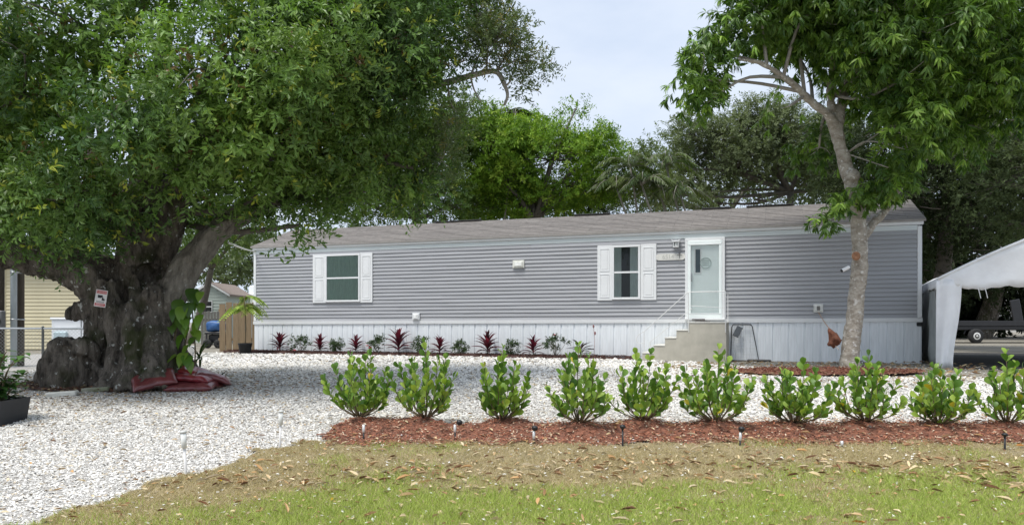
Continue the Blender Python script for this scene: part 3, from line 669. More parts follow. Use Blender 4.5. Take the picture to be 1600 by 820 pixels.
def col_old(pos, cc, tc_, rr, tip):
    c = mixc((.042, .095, .024), (.24, .36, .07), np.clip(.45 * cc + .25 * rr + .2 * tip + 1.6 * (fbm(pos * .55, 33, 2) - .5) , 0, 1) ** 1.2)  # younger tip leaves paler, brightened further in the colour to look sunlit
    blue = (cc > .6)[:, None]; c = np.where(blue, c * np.array([.92, 1.0, 1.18]), c)
    yel = ((tc_ < .055) & (tip > .4))[:, None]; c = np.where(yel, mixc((.24, .32, .04), (.48, .50, .08), rr), c)
    brn = ((tc_ > .985))[:, None]; c = np.where(brn, mixc((.14, .085, .03), (.2, .13, .05), rr), c)
    return c
def cullnoise(f, thr, s):
    return lambda p: fbm(p * f, s, 2) > thr
A, CC, LI, TW = crown(LOB, 2050, .44, 18, 11, (.055, .125), (.022, .04), .28, col_old, T_QUAD, droop=.12, shell=.42, up=.25, cull=cullnoise(.55, .49, 5), tlo=.6, nrm_w=1.1)
A2, CC2, _, _ = crown(LOB, 950, .5, 10, 9, (.09, .14), (.036, .056), .3, col_old, T_QUAD, droop=.12, shell=.05, up=.1, rmax=.55)
# the sprays out over the open sky on the right
SP = lobes_px([(800, 60, 12.4, 38, 38, .5), (825, 95, 12.4, 26, 34, .35), (770, 70, 12.3, 40, 50, .6), (812, 130, 12.4, 18, 16, .3), (700, 190, 12.6, 18, 30, .4), (690, 250, 13.2, 22, 40, .5), (745, 20, 12.4, 30, 40, .6)])
def col_spray(pos, cc, tc_, rr, tip):
    c = mixc((.06, .10, .04), (.17, .22, .08), np.clip(.5 * cc + .5 * rr, 0, 1)); y = (tc_ < .1)[:, None]
    return np.where(y, mixc((.16, .17, .04), (.26, .2, .06), rr), c)
A3, CC3, LI3, TW3 = crown(SP, 130, .24, 9, 10, (.06, .095), (.018, .028), .24, col_spray, T_QUAD, droop=0, shell=.2, up=.5)
o = link('crown', leaves_mesh('crown', [A, A2, A3]), M_crown, old); o['kind'] = 'stuff'
mb = MB()
for li, (c, r) in enumerate(LOB):
    st = T(226, 330, .4) if c[0] > P(226, 0, 12)[0] else T(190, 360, .1)
    if li in (14, 16, 17, 19, 20, 18): st = T(420, 318, .15)
    m_ = branch_to(mb, st, c, .075, .035, .08, 9)
    for q in CC[LI == li][::3]:
        branch_to(mb, c + (q - c) * .15 * R.random(), q, .02, .005, .05, 5, 4)
    
o = mb.obj('branches', M_twig, old, True); o['kind'] = 'stuff'
mb = MB()
mb.tube(smooth_path([T(600, 150, .3), (T(690, 131, .2)), T(735, 119, .1), T(774, 112, .1), T(789, 135, .1), T(793, 150, .1), T(788, 165, .1)], 24), lerp_r([.07, .06, .05, .045, .033, .026, .02], 24), 8)
for a_, b_ in (((735, 119, .1), (770, 60, .1)), ((774, 112, .1), (815, 60, .1)), ((774, 112, .1), (835, 90, .1)), ((760, 114, .1), (752, 20, .1)), ((789, 135, .1), (800, 118, .1)), ((700, 128, .1), (712, 175, .1)), ((735, 119, .1), (752, 160, .2))):
    m_ = branch_to(mb, T(*a_), T(*b_), .02, .008, .02, 7, 5)
for c, r in SP:
    for q in CC3[(np.abs((CC3 - c) / r) < 1.1).all(1)][::2]: branch_to(mb, c, q, .010, .004, .02, 4, 4)
o = mb.obj('bent_limb', M_twigpale, old, True); o['kind'] = 'stuff'

# ---- the mango tree
MD = 15.3
mango = empty('mango_tree', (0, 0, 0), 0, 'mango tree with pale slender trunk and drooping leaves before the house', 'tree')
def Q(px, py, dd=0.0): return P(px, py, MD + dd)
def qr(r): return r * MD / FPX
mb = MB()
def mst(pts, rs, n=26, sides=12):
    mb.tube(smooth_path([Q(*q) for q in pts], n), lerp_r([qr(x) for x in rs], n), sides)
mst([(1329, 592), (1328, 560), (1333, 510), (1340, 450), (1344, 400), (1341, 350), (1335, 310), (1322, 262), (1312, 225), (1304, 195)], [20, 14.5, 13, 12.5, 12, 11.5, 11, 10.5, 10, 9.5], 34)
mst([(1304, 197), (1292, 178, -.1), (1268, 160, -.2), (1248, 140, -.3), (1226, 122, -.4), (1190, 100, -.6), (1150, 92, -.8)], [9, 7, 6, 5.5, 5, 4, 2.5], 24)
mst([(1304, 200), (1298, 160, .1), (1300, 110, .2), (1310, 50, .3), (1320, -20, .3)], [8, 6.5, 6, 5, 4], 18)
mst([(1308, 200), (1318, 150, .2), (1334, 110, .4), (1370, 60, .6), (1420, 10, .8)], [9, 7.5, 7, 6, 4], 18)
mst([(1343, 385), (1362, 352, .1), (1384, 328, .2), (1402, 298, .4), (1440, 255, .8), (1500, 200, 1.2)], [7, 7, 6.5, 5, 4, 3], 22)
mst([(1330, 597, -.1), (1330, 578)], [23, 15], 6)
mb.ball(Q(1338, 400, -.18), qr(8), 2); mb.ball(Q(1332, 275, -.1), qr(12), 2)
remesh(mb, 'trunk', M_barkmango, mango, .026, ((.022, 4.0), (.01, 14.0)), (1, 1, 1.3), 21)
sc_ = Q(1337, 400, -.33); MB().lathe((0, 0, 0), [(.075, 0), (.09, .02), (.06, .035), (.0, .02)], 12, Matrix.Translation(Vector(sc_)) @ Matrix.Rotation(math.radians(90), 4, 'X')).obj('pruning_scar', mat('scar_wood', (.26, .13, .07), .9, var=.3, scale=30), mango)
ML = lobes_px([(1095, 125, 14.6, 26, 46, .7), (1135, 85, 15.0, 50, 36, 1.0), (1105, 160, 14.8, 20, 18, .5), (1190, 30, 14.9, 80, 50, 1.2), (1240, 75, 16.4, 60, 36, .8), (1290, 5, 14.6, 110, 60, 1.5), (1372, 88, 14.2, 50, 46, .8),
    (1410, 40, 14.4, 110, 80, 1.8), (1400, 130, 14.2, 80, 60, 1.1), (1390, 195, 14.4, 48, 52, .7), (1420, 235, 14.4, 40, 55, .7), (1388, 262, 14.7, 38, 28, .5), (1480, 110, 15.4, 100, 90, 1.6), (1520, 40, 14.4, 110, 70, 1.6),
    (1560, 130, 16.0, 90, 80, 1.4), (1480, 200, 16.2, 60, 45, 1.0), (1250, -40, 15.2, 200, 70, 1.8), (1480, -50, 15.2, 200, 70, 1.8), (1620, 60, 15.2, 90, 90, 1.6), (1235, 165, 14.6, 12, 8, .25), (1280, 230, 15.8, 26, 26, .5), (1370, 150, 16.6, 70, 55, .8)])
def col_mango(pos, cc, tc_, rr, tip):
    c = mixc((.035, .09, .016), (.21, .34, .055), np.clip(.65 * cc + .35 * rr, 0, 1) ** 1.2); y = (tc_ < .12)[:, None]
    return np.where(y, mixc((.2, .36, .05), (.34, .48, .09), rr), c)
_lim = np.concatenate([smooth_path([Q(1304, 197), Q(1268, 160, -.2), Q(1226, 122, -.4), Q(1185, 98, -.6)], 20), smooth_path([Q(1341, 350), Q(1335, 310), Q(1322, 262), Q(1304, 195), Q(1300, 160)], 20)])
def mango_clear(p):      # the limb and upper trunk stay clear of leaves on the near side
    d = np.sqrt(((p[:, None, (0, 2)] - _lim[None][:, :, (0, 2)]) ** 2).sum(2)); d1 = d[:, :20].min(1); d2 = d[:, 20:].min(1); j = d[:, 20:].argmin(1); lf = p[:, 0] < _lim[20:][j, 0] + .12
    return ~(((d1 < .6) | ((d2 < .6) & lf) | (d2 < .3)) & (p[:, 1] < 15.75))
def mango_cull(p): return cullnoise(1.0, .45, 15)(p) & mango_clear(p)
B1, MC, MLI, MT = crown(ML, 800, .38, 11, 13, (.15, .23), (.030, .044), .12, col_mango, T_LONG, droop=.95, shell=.5, up=.35, spread=.95, cull=mango_cull, tlo=.7, tip0=.55, nrm_w=.5)
B1b, _, _, _ = crown(ML, 330, .42, 8, 12, (.15, .22), (.04, .06), .16, col_mango, T_QUAD, droop=.5, shell=.05, up=.1, rmax=.6, cull=mango_clear)
SH = lobes_px([(1340, 300, 15.1, 18, 22, .25), (1302, 318, 15.0, 20, 10, .25), (1296, 345, 14.9, 24, 14, .25), (1375, 300, 15.3, 28, 22, .4), (1400, 262, 15.2, 35, 30, .4)])
B2, SC2, _, _ = crown(SH, 44, .15, 6, 12, (.14, .2), (.03, .043), .10, col_mango, T_LONG, droop=.9, shell=.2, up=.4, tlo=.5, tip0=.5)
o = link('crown', leaves_mesh('crown', [B1, B1b, B2]), M_mango, mango); o['kind'] = 'stuff'
mb = MB()
for li, (c, r) in enumerate(ML):
    st = Q(1304, 150, .1) if c[0] > Q(1280, 0)[0] else Q(1226, 122, -.4)
    if c[0] > Q(1400, 0)[0]: st = Q(1400, 40, .6)
    if li in (9, 10, 11): st = Q(1322, 240)
    if st is not None and c[0] <= Q(1280, 0)[0]: st = _lim[R.integers(6, 19)]
    branch_to(mb, st, c, .018 if li in (9, 10, 11) else .04, .012 if li in (9, 10, 11) else .022, .05, 8)
    for q in MC[MLI == li][::2]: branch_to(mb, c, q, .013, .005, .03, 5, 4)
for c, r in SH: branch_to(mb, Q(1338, 335), c, .016, .008, .03, 6, 5)
o = mb.obj('branches', M_twigpale, mango, True); o['kind'] = 'stuff'

# ------------------------------------------------------------------ trees behind the house
def far_tree(name, lobes, base, fork0, label, colf, ncl, clr, twigs, per, L, W, tl, rtr, fork, droop=.1, up=.3, flat=1, shell=.35, cull=None, tm=T_QUAD, bm=None, brn=2, spread=.9, group='trees behind the house'):
    root = empty(name, (0, 0, 0), 0, label, 'tree', group)
    LO = lobes_px(lobes); Aa, Cc, Li, _ = crown(LO, ncl, clr, twigs, per, L, W, tl, colf, tm, droop=droop, shell=shell, up=up, flat=flat, cull=cull, spread=spread)
    o = link('crown', leaves_mesh('crown', [Aa]), M_far, root); o['kind'] = 'stuff'
    b = MB(); f = np.array(fork); b.tube(smooth_path([np.array(base) + [0, 0, -.2], (np.array(base) + f) / 2 + [.15, 0, 0], f], 10), np.linspace(rtr, rtr * .6, 10), 9); b.obj('trunk', bm or M_twig, root, True)
    b = MB()
    for li, (c, r) in enumerate(LO):
        branch_to(b, f, c, rtr * .42, rtr * .16, .05, 9, 6)
        for q in Cc[Li == li][::brn]: branch_to(b, c, q, rtr * .12, rtr * .03, .05, 5, 4)
    o = b.obj('limbs', bm or M_twig, root, True); o['kind'] = 'stuff'
    return root
def cf(a, b_, young=None, p=.1):
    def f(pos, cc, tc_, rr, tip):
        c = mixc(a, b_, np.clip(.6 * cc + .4 * rr, 0, 1)) * (1.3 if a[1] > .06 else 1.0)
        return np.where((tc_ < p)[:, None], mixc(young[0], young[1], rr), c) if young else c
    return f
# bright feathery tree over the roof
far_tree('feathery_tree', [(770, 230, 31, 60, 40, 2), (830, 220, 31, 55, 36, 2), (860, 250, 30.5, 70, 36, 2.2), (920, 245, 31, 48, 38, 2), (800, 280, 31, 60, 24, 1.6), (890, 290, 31, 60, 26, 1.6), (940, 285, 31, 36, 30, 1.4), (745, 275, 31, 36, 30, 1.5), (840, 318, 31.5, 90, 16, 1.4), (760, 325, 32, 50, 18, 1.4), (900, 170, 31, 9, 8, .3), (780, 195, 31.5, 36, 20, 1.2)],
         (1.4, 31.5, 0), P(835, 345, 31.3), 'bright yellow-green feathery tree rising behind the middle of the roof', cf((.05, .11, .015), (.20, .32, .03), ((.24, .36, .04), (.32, .42, .06)), .25), 620, .62, 11, 12, (.11, .20), (.04, .068), .45, .26, None or P(835, 345, 31.3), droop=.1, up=.15, flat=.55, shell=.3, cull=cullnoise(.55, .33, 41), spread=1.1)
far_tree('leafy_tree', [(600, 250, 29, 70, 60, 2.2), (660, 300, 29, 60, 40, 2), (690, 230, 29.5, 50, 60, 2), (560, 310, 29, 70, 40, 2), (700, 320, 30, 50, 24, 1.5), (720, 190, 30, 36, 40, 1.4)],
         (-3.6, 30, 0), P(650, 340, 29.5), 'mid green leafy tree behind the roof beside the old shade tree', cf((.045, .085, .02), (.13, .19, .045), ((.18, .24, .05), (.26, .3, .07)), .15), 300, .6, 11, 12, (.10, .17), (.04, .07), .4, .28, None or P(650, 340, 29.5), cull=cullnoise(.6, .33, 43))
# dark shrubby tree low behind the roof
far_tree('dark_evergreen', [(800, 310, 34, 60, 30, 1.6), (860, 300, 34, 50, 36, 1.6), (720, 310, 34, 46, 26, 1.6), (920, 318, 34, 60, 22, 1.6), (780, 250, 34.5, 60, 40, 1.6)],
         (.8, 34.5, 0), P(830, 345, 34.3), 'dark evergreen tree showing beneath the feathery tree above the roof', cf((.018, .035, .012), (.045, .07, .022)), 150, .6, 10, 11, (.12, .2), (.05, .08), .4, .25, None or P(830, 345, 34.3), cull=cullnoise(.6, .4, 44))
far_tree('live_oak', [(1110, 235, 33, 50, 40, 2), (1160, 210, 33, 60, 36, 2), (1220, 215, 33, 55, 40, 2), (1280, 230, 33, 50, 50, 2), (1150, 265, 33, 70, 36, 2), (1240, 290, 33.5, 60, 26, 1.6), (1290, 290, 33.5, 40, 36, 1.5), (1080, 265, 33, 36, 40, 1.6), (1110, 300, 33, 50, 24, 1.4), (1200, 185, 33, 50, 24, 1.4), (1080, 210, 33, 30, 30, 1.2), (1180, 312, 33, 60, 14, 1.4), (1060, 305, 33, 40, 18, 1.4), (1130, 318, 34, 50, 12, 1.2)],
         (12.2, 34, 0), P(1235, 300, 33.4), 'grey-green oak with dark open branches behind the roof left of the mango trunk', cf((.07, .09, .045), (.17, .20, .10)), 860, .6, 10, 11, (.10, .16), (.04, .062), .4, .24, None or P(1235, 300, 33.4), cull=cullnoise(.6, .36, 45), brn=2)
# dark trees on the right
far_tree('dark_oak', [(1400, 200, 26, 90, 70, 2.5), (1480, 260, 26, 90, 60, 2.5), (1420, 310, 26, 70, 50, 2), (1540, 220, 26, 80, 70, 2.5), (1500, 350, 26.5, 90, 40, 2.2), (1600, 300, 26, 80, 70, 2.5), (1440, 370, 27, 60, 40, 2), (1330, 280, 28, 50, 60, 2), (1420, 420, 28, 50, 50, 1.5)],
         (15.2, 27, 0), P(1480, 330, 26.6), 'dense dark oak behind the right end of the house and the canopy tent', cf((.022, .034, .014), (.06, .085, .032)), 520, .7, 11, 11, (.10, .16), (.04, .065), .45, .36, None or P(1480, 330, 26.6), cull=cullnoise(.6, .26, 46), brn=2)
far_tree('spreading_oak', [(1560, 190, 22, 80, 60, 2), (1620, 260, 22, 80, 70, 2), (1560, 290, 22.5, 60, 40, 1.5), (1640, 150, 22, 80, 80, 2), (1600, 350, 23, 70, 30, 1.5)],
         (18.5, 23, 0), P(1640, 320, 22.6), 'grey-green oak at the right edge above the canopy tent', cf((.045, .065, .028), (.10, .13, .055)), 260, .6, 11, 11, (.09, .14), (.035, .055), .4, .3, None or P(1640, 320, 22.6), cull=cullnoise(.7, .28, 47))
far_tree('shade_oak', [(1480, 400, 42, 120, 70, 4), (1560, 380, 42, 120, 80, 4), (1640, 400, 42, 100, 70, 4), (1400, 360, 44, 100, 90, 4), (1500, 300, 44, 160, 70, 4)],
         (27.8, 44, 0), P(1562, 420, 43.5), 'broad dark tree with thick trunk farthest back behind the canopy tent', cf((.02, .032, .014), (.05, .07, .03)), 330, 1.1, 11, 11, (.2, .32), (.08, .14), .7, .62, None or P(1562, 420, 43.5), cull=cullnoise(.5, .25, 48), brn=3, bm=M_bark)
far_tree('distant_tree', [(330, 400, 60, 60, 40, 4), (390, 410, 62, 50, 34, 4), (440, 400, 62, 60, 40, 4), (280, 410, 60, 50, 40, 4)],
         (-22, 61, 0), P(350, 440, 60.5), 'pale hazy tree far behind the shed and the wooden fence', cf((.08, .11, .05), (.15, .18, .09)), 170, 1.3, 9, 10, (.25, .4), (.1, .16), .9, .4, None or P(350, 440, 60.5), cull=cullnoise(.4, .3, 49), brn=3)
far_tree('boundary_tree', [(350, 370, 32, 50, 34, 1.5), (300, 380, 32, 40, 40, 1.5), (400, 360, 32, 40, 40, 1.5)],
         (-14.5, 33, 0), P(330, 420, 32.5), 'green tree between the old shade tree and the shed roof', cf((.05, .085, .025), (.13, .18, .05)), 70, .6, 10, 11, (.12, .18), (.05, .07), .4, .2, None or P(330, 420, 32.5), cull=cullnoise(.6, .4, 50), brn=2)

_hd = far_tree('dark_hedge', [(1420, 480, 47, 60, 40, 2), (1480, 470, 47, 60, 46, 2), (1535, 440, 47, 40, 30, 2), (1440, 440, 47, 70, 40, 2), (1380, 470, 47, 60, 50, 2), (1500, 495, 46, 50, 22, 2), (1650, 470, 47, 50, 50, 2), (1560, 480, 46, 16, 36, 1.5)],
         (28, 47.5, 0), P(1480, 490, 47), 'dark hedge added behind the trailer to darken the view through the tent', cf((.012, .02, .009), (.03, .042, .018)), 520, 1.0, 10, 11, (.22, .36), (.10, .17), .6, .2, P(1480, 490, 47), brn=6, shell=.1)
_hd['category'] = 'hedge'  # near-black hedge, added so the view through the tent goes dark
far_tree('hazy_tree', [(980, 290, 46, 60, 40, 3), (1040, 270, 46, 50, 50, 3), (1100, 290, 46, 60, 40, 3), (1180, 270, 46, 70, 50, 3), (1270, 280, 46, 60, 50, 3), (930, 300, 46, 40, 34, 2.5), (1000, 320, 46, 80, 20, 2), (1320, 250, 46, 60, 70, 3)],
         (13.5, 47, 0), P(1130, 345, 46.5), 'hazy mid green tree farther back behind the palms and grey-green oak', cf((.06, .085, .035), (.14, .18, .075)), 420, 1.0, 10, 11, (.17, .27), (.07, .11), .6, .3, P(1130, 345, 46.5), cull=cullnoise(.45, .38, 52), brn=3)
# palms behind the roof
M_frond = leaf_mat('palm_leaf', .5, .3)
def palm(base, tips, label, nf, fl, seed, name='areca_palm', trunk_r=.055):
    rg = np.random.default_rng(seed); root = empty(name, (0, 0, 0), 0, label, 'palm', 'palms behind the roof'); parts = []; tr = MB(); rc = MB()
    for tp in tips:
        tp = np.array(tp); tr.tube(smooth_path([np.array(base) + rg.normal(size=3) * [.25, .25, 0], (np.array(base) * .4 + tp * .6) + [rg.normal() * .2, 0, 0], tp], 10), np.linspace(trunk_r, trunk_r * .7, 10), 7)
        for k in range(nf):
            az = rg.uniform(0, 6.28); el = rg.uniform(.4, 1.45); l = fl * rg.uniform(.75, 1.15)
            h = np.array([math.cos(az), math.sin(az), 0]); s = np.linspace(0, 1, 26)
            pth = tp + h * (l * np.cos(el) * s + .25 * l * s ** 2)[:, None] + np.array([0, 0, 1.0]) * (l * (np.sin(el) * s - .85 * s ** 2.3))[:, None]
            rc.tube(pth[::5], np.linspace(.022, .006, len(pth[::5])), 4)
            td = nrm(np.gradient(pth, axis=0)); side = nrm(np.cross(td, [0, 0, 1.0]))
            for sg in (-1, 1):
                ax = nrm(td * .75 + sg * side * .8 + np.array([0, 0, -.35]) + rg.normal(size=(26, 3)) * .08)
                L = l * .34 * np.sin(np.pi * (.12 + .83 * s)) * rg.uniform(.85, 1.1, 26)
                c = mixc((.04, .075, .02), (.13, .17, .045), np.clip(rg.uniform(0, .8) + rg.random(26) * .3, 0, 1))
                parts.append((pth[3:], ax[3:], np.repeat([[0, 0, 1.0]], 23, 0), L[3:], np.full(23, .042), c[3:], T_LONG))
    o = link('fronds', leaves_mesh('fronds', parts), M_frond, root); o['kind'] = 'stuff'
    tr.obj('trunk', M_twigpale, root, True)['kind'] = 'stuff'; rc.obj('frond_stalks', M_twigpale, root, True)['kind'] = 'stuff'
palm((6.3, 29, 0), [P(985, 262, 29), P(1003, 290, 28.6), P(962, 290, 29.3)], 'clump of pale-stemmed palms behind the roof right of the feathery tree', 15, 1.5, 3)
palm((7.6, 29.5, 0), [P(1040, 258, 29.5), P(1062, 300, 29), P(1030, 300, 29.6)], 'clump of slender palms behind the roof left of the grey-green oak', 15, 1.45, 9)
palm((-1.0, 31, 0), [P(805, 178, 31)], 'single small palm crown beside the bent bare limb', 11, 1.0, 5, 'small_palm', .05)

# ------------------------------------------------------------------ loose ground cover (nobody could count it)
def in_view(x, y, m=.6): return np.abs(x) < y * .70 + m
def scatter(n, x0, x1, y0, y1, test):
    x = R.uniform(x0, x1, n); y = R.uniform(y0, y1, n); k = in_view(x, y) & test(x, y); return x[k], y[k]
def gz_top(x, y):
    z = gz(y) + .012 + .02 * nz2(x, y, .8, 2)
    return z
OCT = np.array([[1, 0, 0], [-1, 0, 0], [0, 1, 0], [0, -1, 0], [0, 0, 1], [0, 0, -1.0]]); OCF = np.array([[0, 2, 4], [2, 1, 4], [1, 3, 4], [3, 0, 4]])
def stones(x, y, z, s, col):
    n = len(x); d = OCT[None] * R.uniform(.55, 1.25, (n, 6, 1)) + R.normal(size=(n, 6, 3)) * .22
    d = d * np.stack([s * R.uniform(.8, 1.4, n), s * R.uniform(.5, 1, n), s * R.uniform(.3, .62, n)], 1)[:, None]
    a = R.uniform(0, 6.28, n); tl = R.normal(size=n) * .35; ca, sa, ct, st_ = np.cos(a), np.sin(a), np.cos(tl), np.sin(tl)
    x1 = d[..., 0] * ct[:, None] - d[..., 2] * st_[:, None]; z1 = d[..., 0] * st_[:, None] + d[..., 2] * ct[:, None]
    v = np.stack([x1 * ca[:, None] - d[..., 1] * sa[:, None], x1 * sa[:, None] + d[..., 1] * ca[:, None], z1], -1) + np.stack([x, y, z], 1)[:, None]
    return v.reshape(-1, 3), (OCF[None] + np.arange(n)[:, None, None] * 6).reshape(-1, 3), np.repeat(col, 6, 0)
def stone_col(n, dirt=None):
    g = R.beta(3.4, 1.4, n) * .48 + .40; c = np.stack([g, g * .985, g * .955], 1)
    tan = R.random(n) < .10; c[tan] *= np.array([.75, .66, .52]); dk = R.random(n) < .03; c[dk] *= .3
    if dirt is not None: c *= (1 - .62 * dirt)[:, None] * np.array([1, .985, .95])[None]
    return c
V = []; F = []; C = []; off = 0
for n, y0, y1, s0, s1 in ((200000, 4.4, 8.6, .006, .0185), (95000, 8.6, 12, .009, .024), (64000, 12, 17, .014, .034), (16000, 17, 23, .022, .05)):
    x, y = scatter(n, -9.5, 9.6, y0, y1, lambda x, y: gravel_in(x, y) & ~mulch_in(x, y) & ~soil_in(x, y) & ~bed_in(x, y) & (~lawn_in(x, y) | (R.random(len(x)) < .02)))
    s = R.uniform(s0, s1, len(x)); z = gz_top(x, y) + s * .18 + np.where(lawn_in(x, y), .025, 0)
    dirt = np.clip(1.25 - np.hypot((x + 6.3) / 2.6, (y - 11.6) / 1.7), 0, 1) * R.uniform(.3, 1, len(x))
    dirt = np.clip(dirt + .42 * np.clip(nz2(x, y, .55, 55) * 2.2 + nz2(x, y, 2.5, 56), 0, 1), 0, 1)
    v, f, c = stones(x, y, z, s, stone_col(len(x), dirt)); V.append(v); F.append(f + off); C.append(c); off += len(v)
# chips astray in the mulch, the lawn and the sand
for n, reg, zo in ((1500, mulch_in, .05), (500, lambda x, y: lawn_in(x, y), .035), (9000, lambda x, y: ~gravel_in(x, y) & (y > 12) & (y < house_line(x) - .1), .01)):
    x, y = scatter(n, -9, 9.8, 4.5, 20, reg); s = R.uniform(.007, .018, len(x)) * np.where(y > 12, 1.6, 1)
    z = np.where(mulch_in(x, y), mulch_z(x, y) + .012, gz(y) + zo)
    v, f, c = stones(x, y, z, s, stone_col(len(x)) * np.where(y > 12, .8, 1)[:, None]); V.append(v); F.append(f + off); C.append(c); off += len(v)
o = link('gravel_stones', mesh_np('gravel_stones', np.concatenate(V), [np.concatenate(F)], np.concatenate(C)), M_stone)
tag(o, 'white shell and stone gravel spread over the drive', 'gravel', kind='stuff')

# grass
x, y = scatter(520000, -4, 6.4, 4.5, 8.15, lambda x, y: lawn_in(x, y))
dens = np.clip(.95 - .5 * np.clip((y - 6.3) / 1.6, 0, 1) + 1.3 * nz2(x, y, .9, 61) + .8 * nz2(x, y, 3.5, 62), .12, 1); k = R.random(len(x)) < dens; x, y = x[k], y[k]; n = len(x)
dry = np.clip(.42 + .75 * np.clip((y - 5.75) / 1.2, -.4, 1) + .35 * np.clip((-.9 - x) / 1.2, 0, 1) + 1.5 * nz2(x, y, .8, 63) + .9 * nz2(x, y, 3, 64), 0.1, 1)
isd = R.random(n) < dry; g = R.random(n)
col = np.where(isd[:, None], mixc((.34, .26, .14), (.74, .63, .40), g), mixc((.22, .30, .055), (.58, .66, .18), g))
ln = R.uniform(.018, .055, n) * R.choice([1, 1, 1, 1.5], n) * np.where(isd, .8, 1.1); lean = R.normal(size=(n, 3)) * np.array([.75, .75, .1]) * np.where(isd, 1.5, .9)[:, None]
ax = nrm(np.array([0, 0, 1.0]) + lean); z = gz(y) + .028 + .02 * nz2(x, y, 2, 21)
a = R.uniform(0, 6.28, n); nn_ = np.stack([np.cos(a), np.sin(a), np.full(n, .2)], 1)
o = link('grass', leaves_mesh('grass', [(np.stack([x, y, z], 1), ax, nn_, ln, R.uniform(.0025, .0055, n), col, T_TRI)]), M_grass)
tag(o, 'short patchy lawn grass, part green and part straw coloured', 'grass', kind='stuff')

# mulch chips
def slivers(n, reg, zf, c1, c2, L=(.02, .06), W=(.006, .016), box=(-3, 10, 7.2, 9.6)):
    x, y = scatter(n, *box, reg); n = len(x); a = R.uniform(0, 6.28, n); ax = np.stack([np.cos(a), np.sin(a), R.normal(size=n) * .28], 1)
    return (np.stack([x, y, zf(x, y) + R.uniform(.002, .02, n)], 1), ax, nrm(np.array([0, 0, 1.0]) + .45 * rdir(n)), R.uniform(*L, n), R.uniform(*W, n), mixc(c1, c2, R.random(n)), T_QUAD)
def mulch_edge(x, y):
    d = .12; return mulch_in(x, y) | ((mulch_in(x, y + d) | mulch_in(x, y - d)) & (R.random(len(x)) < .35))
mz = lambda x, y: np.where(mulch_in(x, y), mulch_z(x, y), gz(y) + .04)
pts = [slivers(30000, mulch_edge, mz, (.58, .24, .14), (.19, .075, .045)), slivers(9000, mulch_edge, mz, (.46, .28, .17), (.70, .60, .46), (.02, .07), (.006, .02)), slivers(5000, mulch_edge, mz, (.10, .05, .035), (.05, .028, .02), (.03, .08), (.008, .02)), slivers(9000, lambda x, y: mulch_in(x, y - .35) & ~mulch_in(x, y), lambda x, y: gz(y) + .05, (.40, .17, .09), (.50, .34, .20), (.025, .07), (.008, .02)),
       slivers(9000, bed_in, lambda x, y: gz(y) + .055, (.24, .085, .05), (.09, .04, .028), (.03, .08), (.01, .025), (3.6, 9, 12.8, 16)),
       slivers(6000, soil_in, lambda x, y: gz(y) + .04, (.20, .085, .05), (.05, .03, .022), (.03, .08), (.01, .03), (-9, -4, 10.6, 13.8)),
       slivers(1600, soil_in, lambda x, y: gz(y) + .045, (.30, .24, .13), (.20, .15, .08), (.03, .08), (.012, .03), (-9, -4, 10.6, 13.8))]
o = link('mulch_chips', leaves_mesh('mulch_chips', pts), M_chip); tag(o, 'red wood mulch chips round the shrubs and trees', 'mulch', kind='stuff')

# fallen leaves
T_CURL = (np.array([[0, 0, .02], [.3, .5, .14], [.3, -.5, .12], [.7, .42, .16], [.7, -.42, .10], [1, 0, .0], [.5, 0, .0]]), [np.array([[0, 6, 1], [0, 2, 6], [1, 6, 3], [6, 2, 4], [3, 6, 5], [6, 4, 5]])])
LEAFC = np.array([(.46, .33, .18), (.58, .44, .26), (.34, .20, .10), (.64, .53, .35), (.22, .11, .055), (.50, .32, .15), (.58, .48, .30)])
def litter(n, box, test, L, W, zf, pal=LEAFC):
    x, y = scatter(n, *box, test); n = len(x); a = R.uniform(0, 6.28, n); ax = np.stack([np.cos(a), np.sin(a), R.normal(size=n) * .2], 1)
    c = pal[R.integers(0, len(pal), n)] * R.uniform(.7, 1.2, (n, 1))
    return (np.stack([x, y, zf(x, y) + R.uniform(.0, .025, n)], 1), ax, nrm(np.array([0, 0, 1.0]) + .55 * rdir(n)), R.uniform(*L, n), R.uniform(*W, n), c, T_CURL)
lz_ = lambda x, y: gz(y) + .045
band = lambda x, y: lawn_in(x, y) & (R.random(len(x)) < np.clip(.12 + .9 * np.exp(-((y - 6.45 - .25 * np.sin(x * .9)) / .38) ** 2) * (.45 + 1.6 * fbm(np.stack([x * .9, y * .9], 1), 71, 3) - .55 + .13 * np.clip(x, 0, 4)), .03, 1))
YEL = np.array([(.55, .36, .03), (.50, .22, .05), (.45, .12, .05)])
pts = [litter(4200, (-3.5, 6.2, 4.6, 7.9), band, (.05, .14), (.014, .03), lambda x, y: gz(y) + .038), litter(60, (-3.5, 6.2, 4.6, 7.9), band, (.07, .12), (.02, .04), lz_, YEL),
       litter(1600, (-3.5, 6.2, 4.6, 8.0), lawn_in, (.02, .06), (.008, .02), lambda x, y: gz(y) + .04),
       litter(500, (-3, 7, 7.4, 9.3), mulch_in, (.04, .12), (.012, .03), mz), litter(1500, (-9, 7, 5, 14), lambda x, y: gravel_in(x, y) & ~lawn_in(x, y) & ~mulch_in(x, y), (.03, .09), (.01, .025), lambda x, y: gz(y) + .035),
       litter(3600, (-9.5, -2.5, 9.4, 14.5), lambda x, y: gravel_in(x, y) & (R.random(len(x)) < np.clip(1.4 - np.hypot((x + 6.0) / 3.0, (y - 11.7) / 2.0), 0, 1)), (.03, .07), (.012, .026), lambda x, y: gz(y) + .035, LEAFC * .55),
       litter(900, (3, 10, 12, 17), lambda x, y: (y < house_line(x)), (.05, .14), (.016, .035), lambda x, y: gz(y) + .03, LEAFC * .8)]
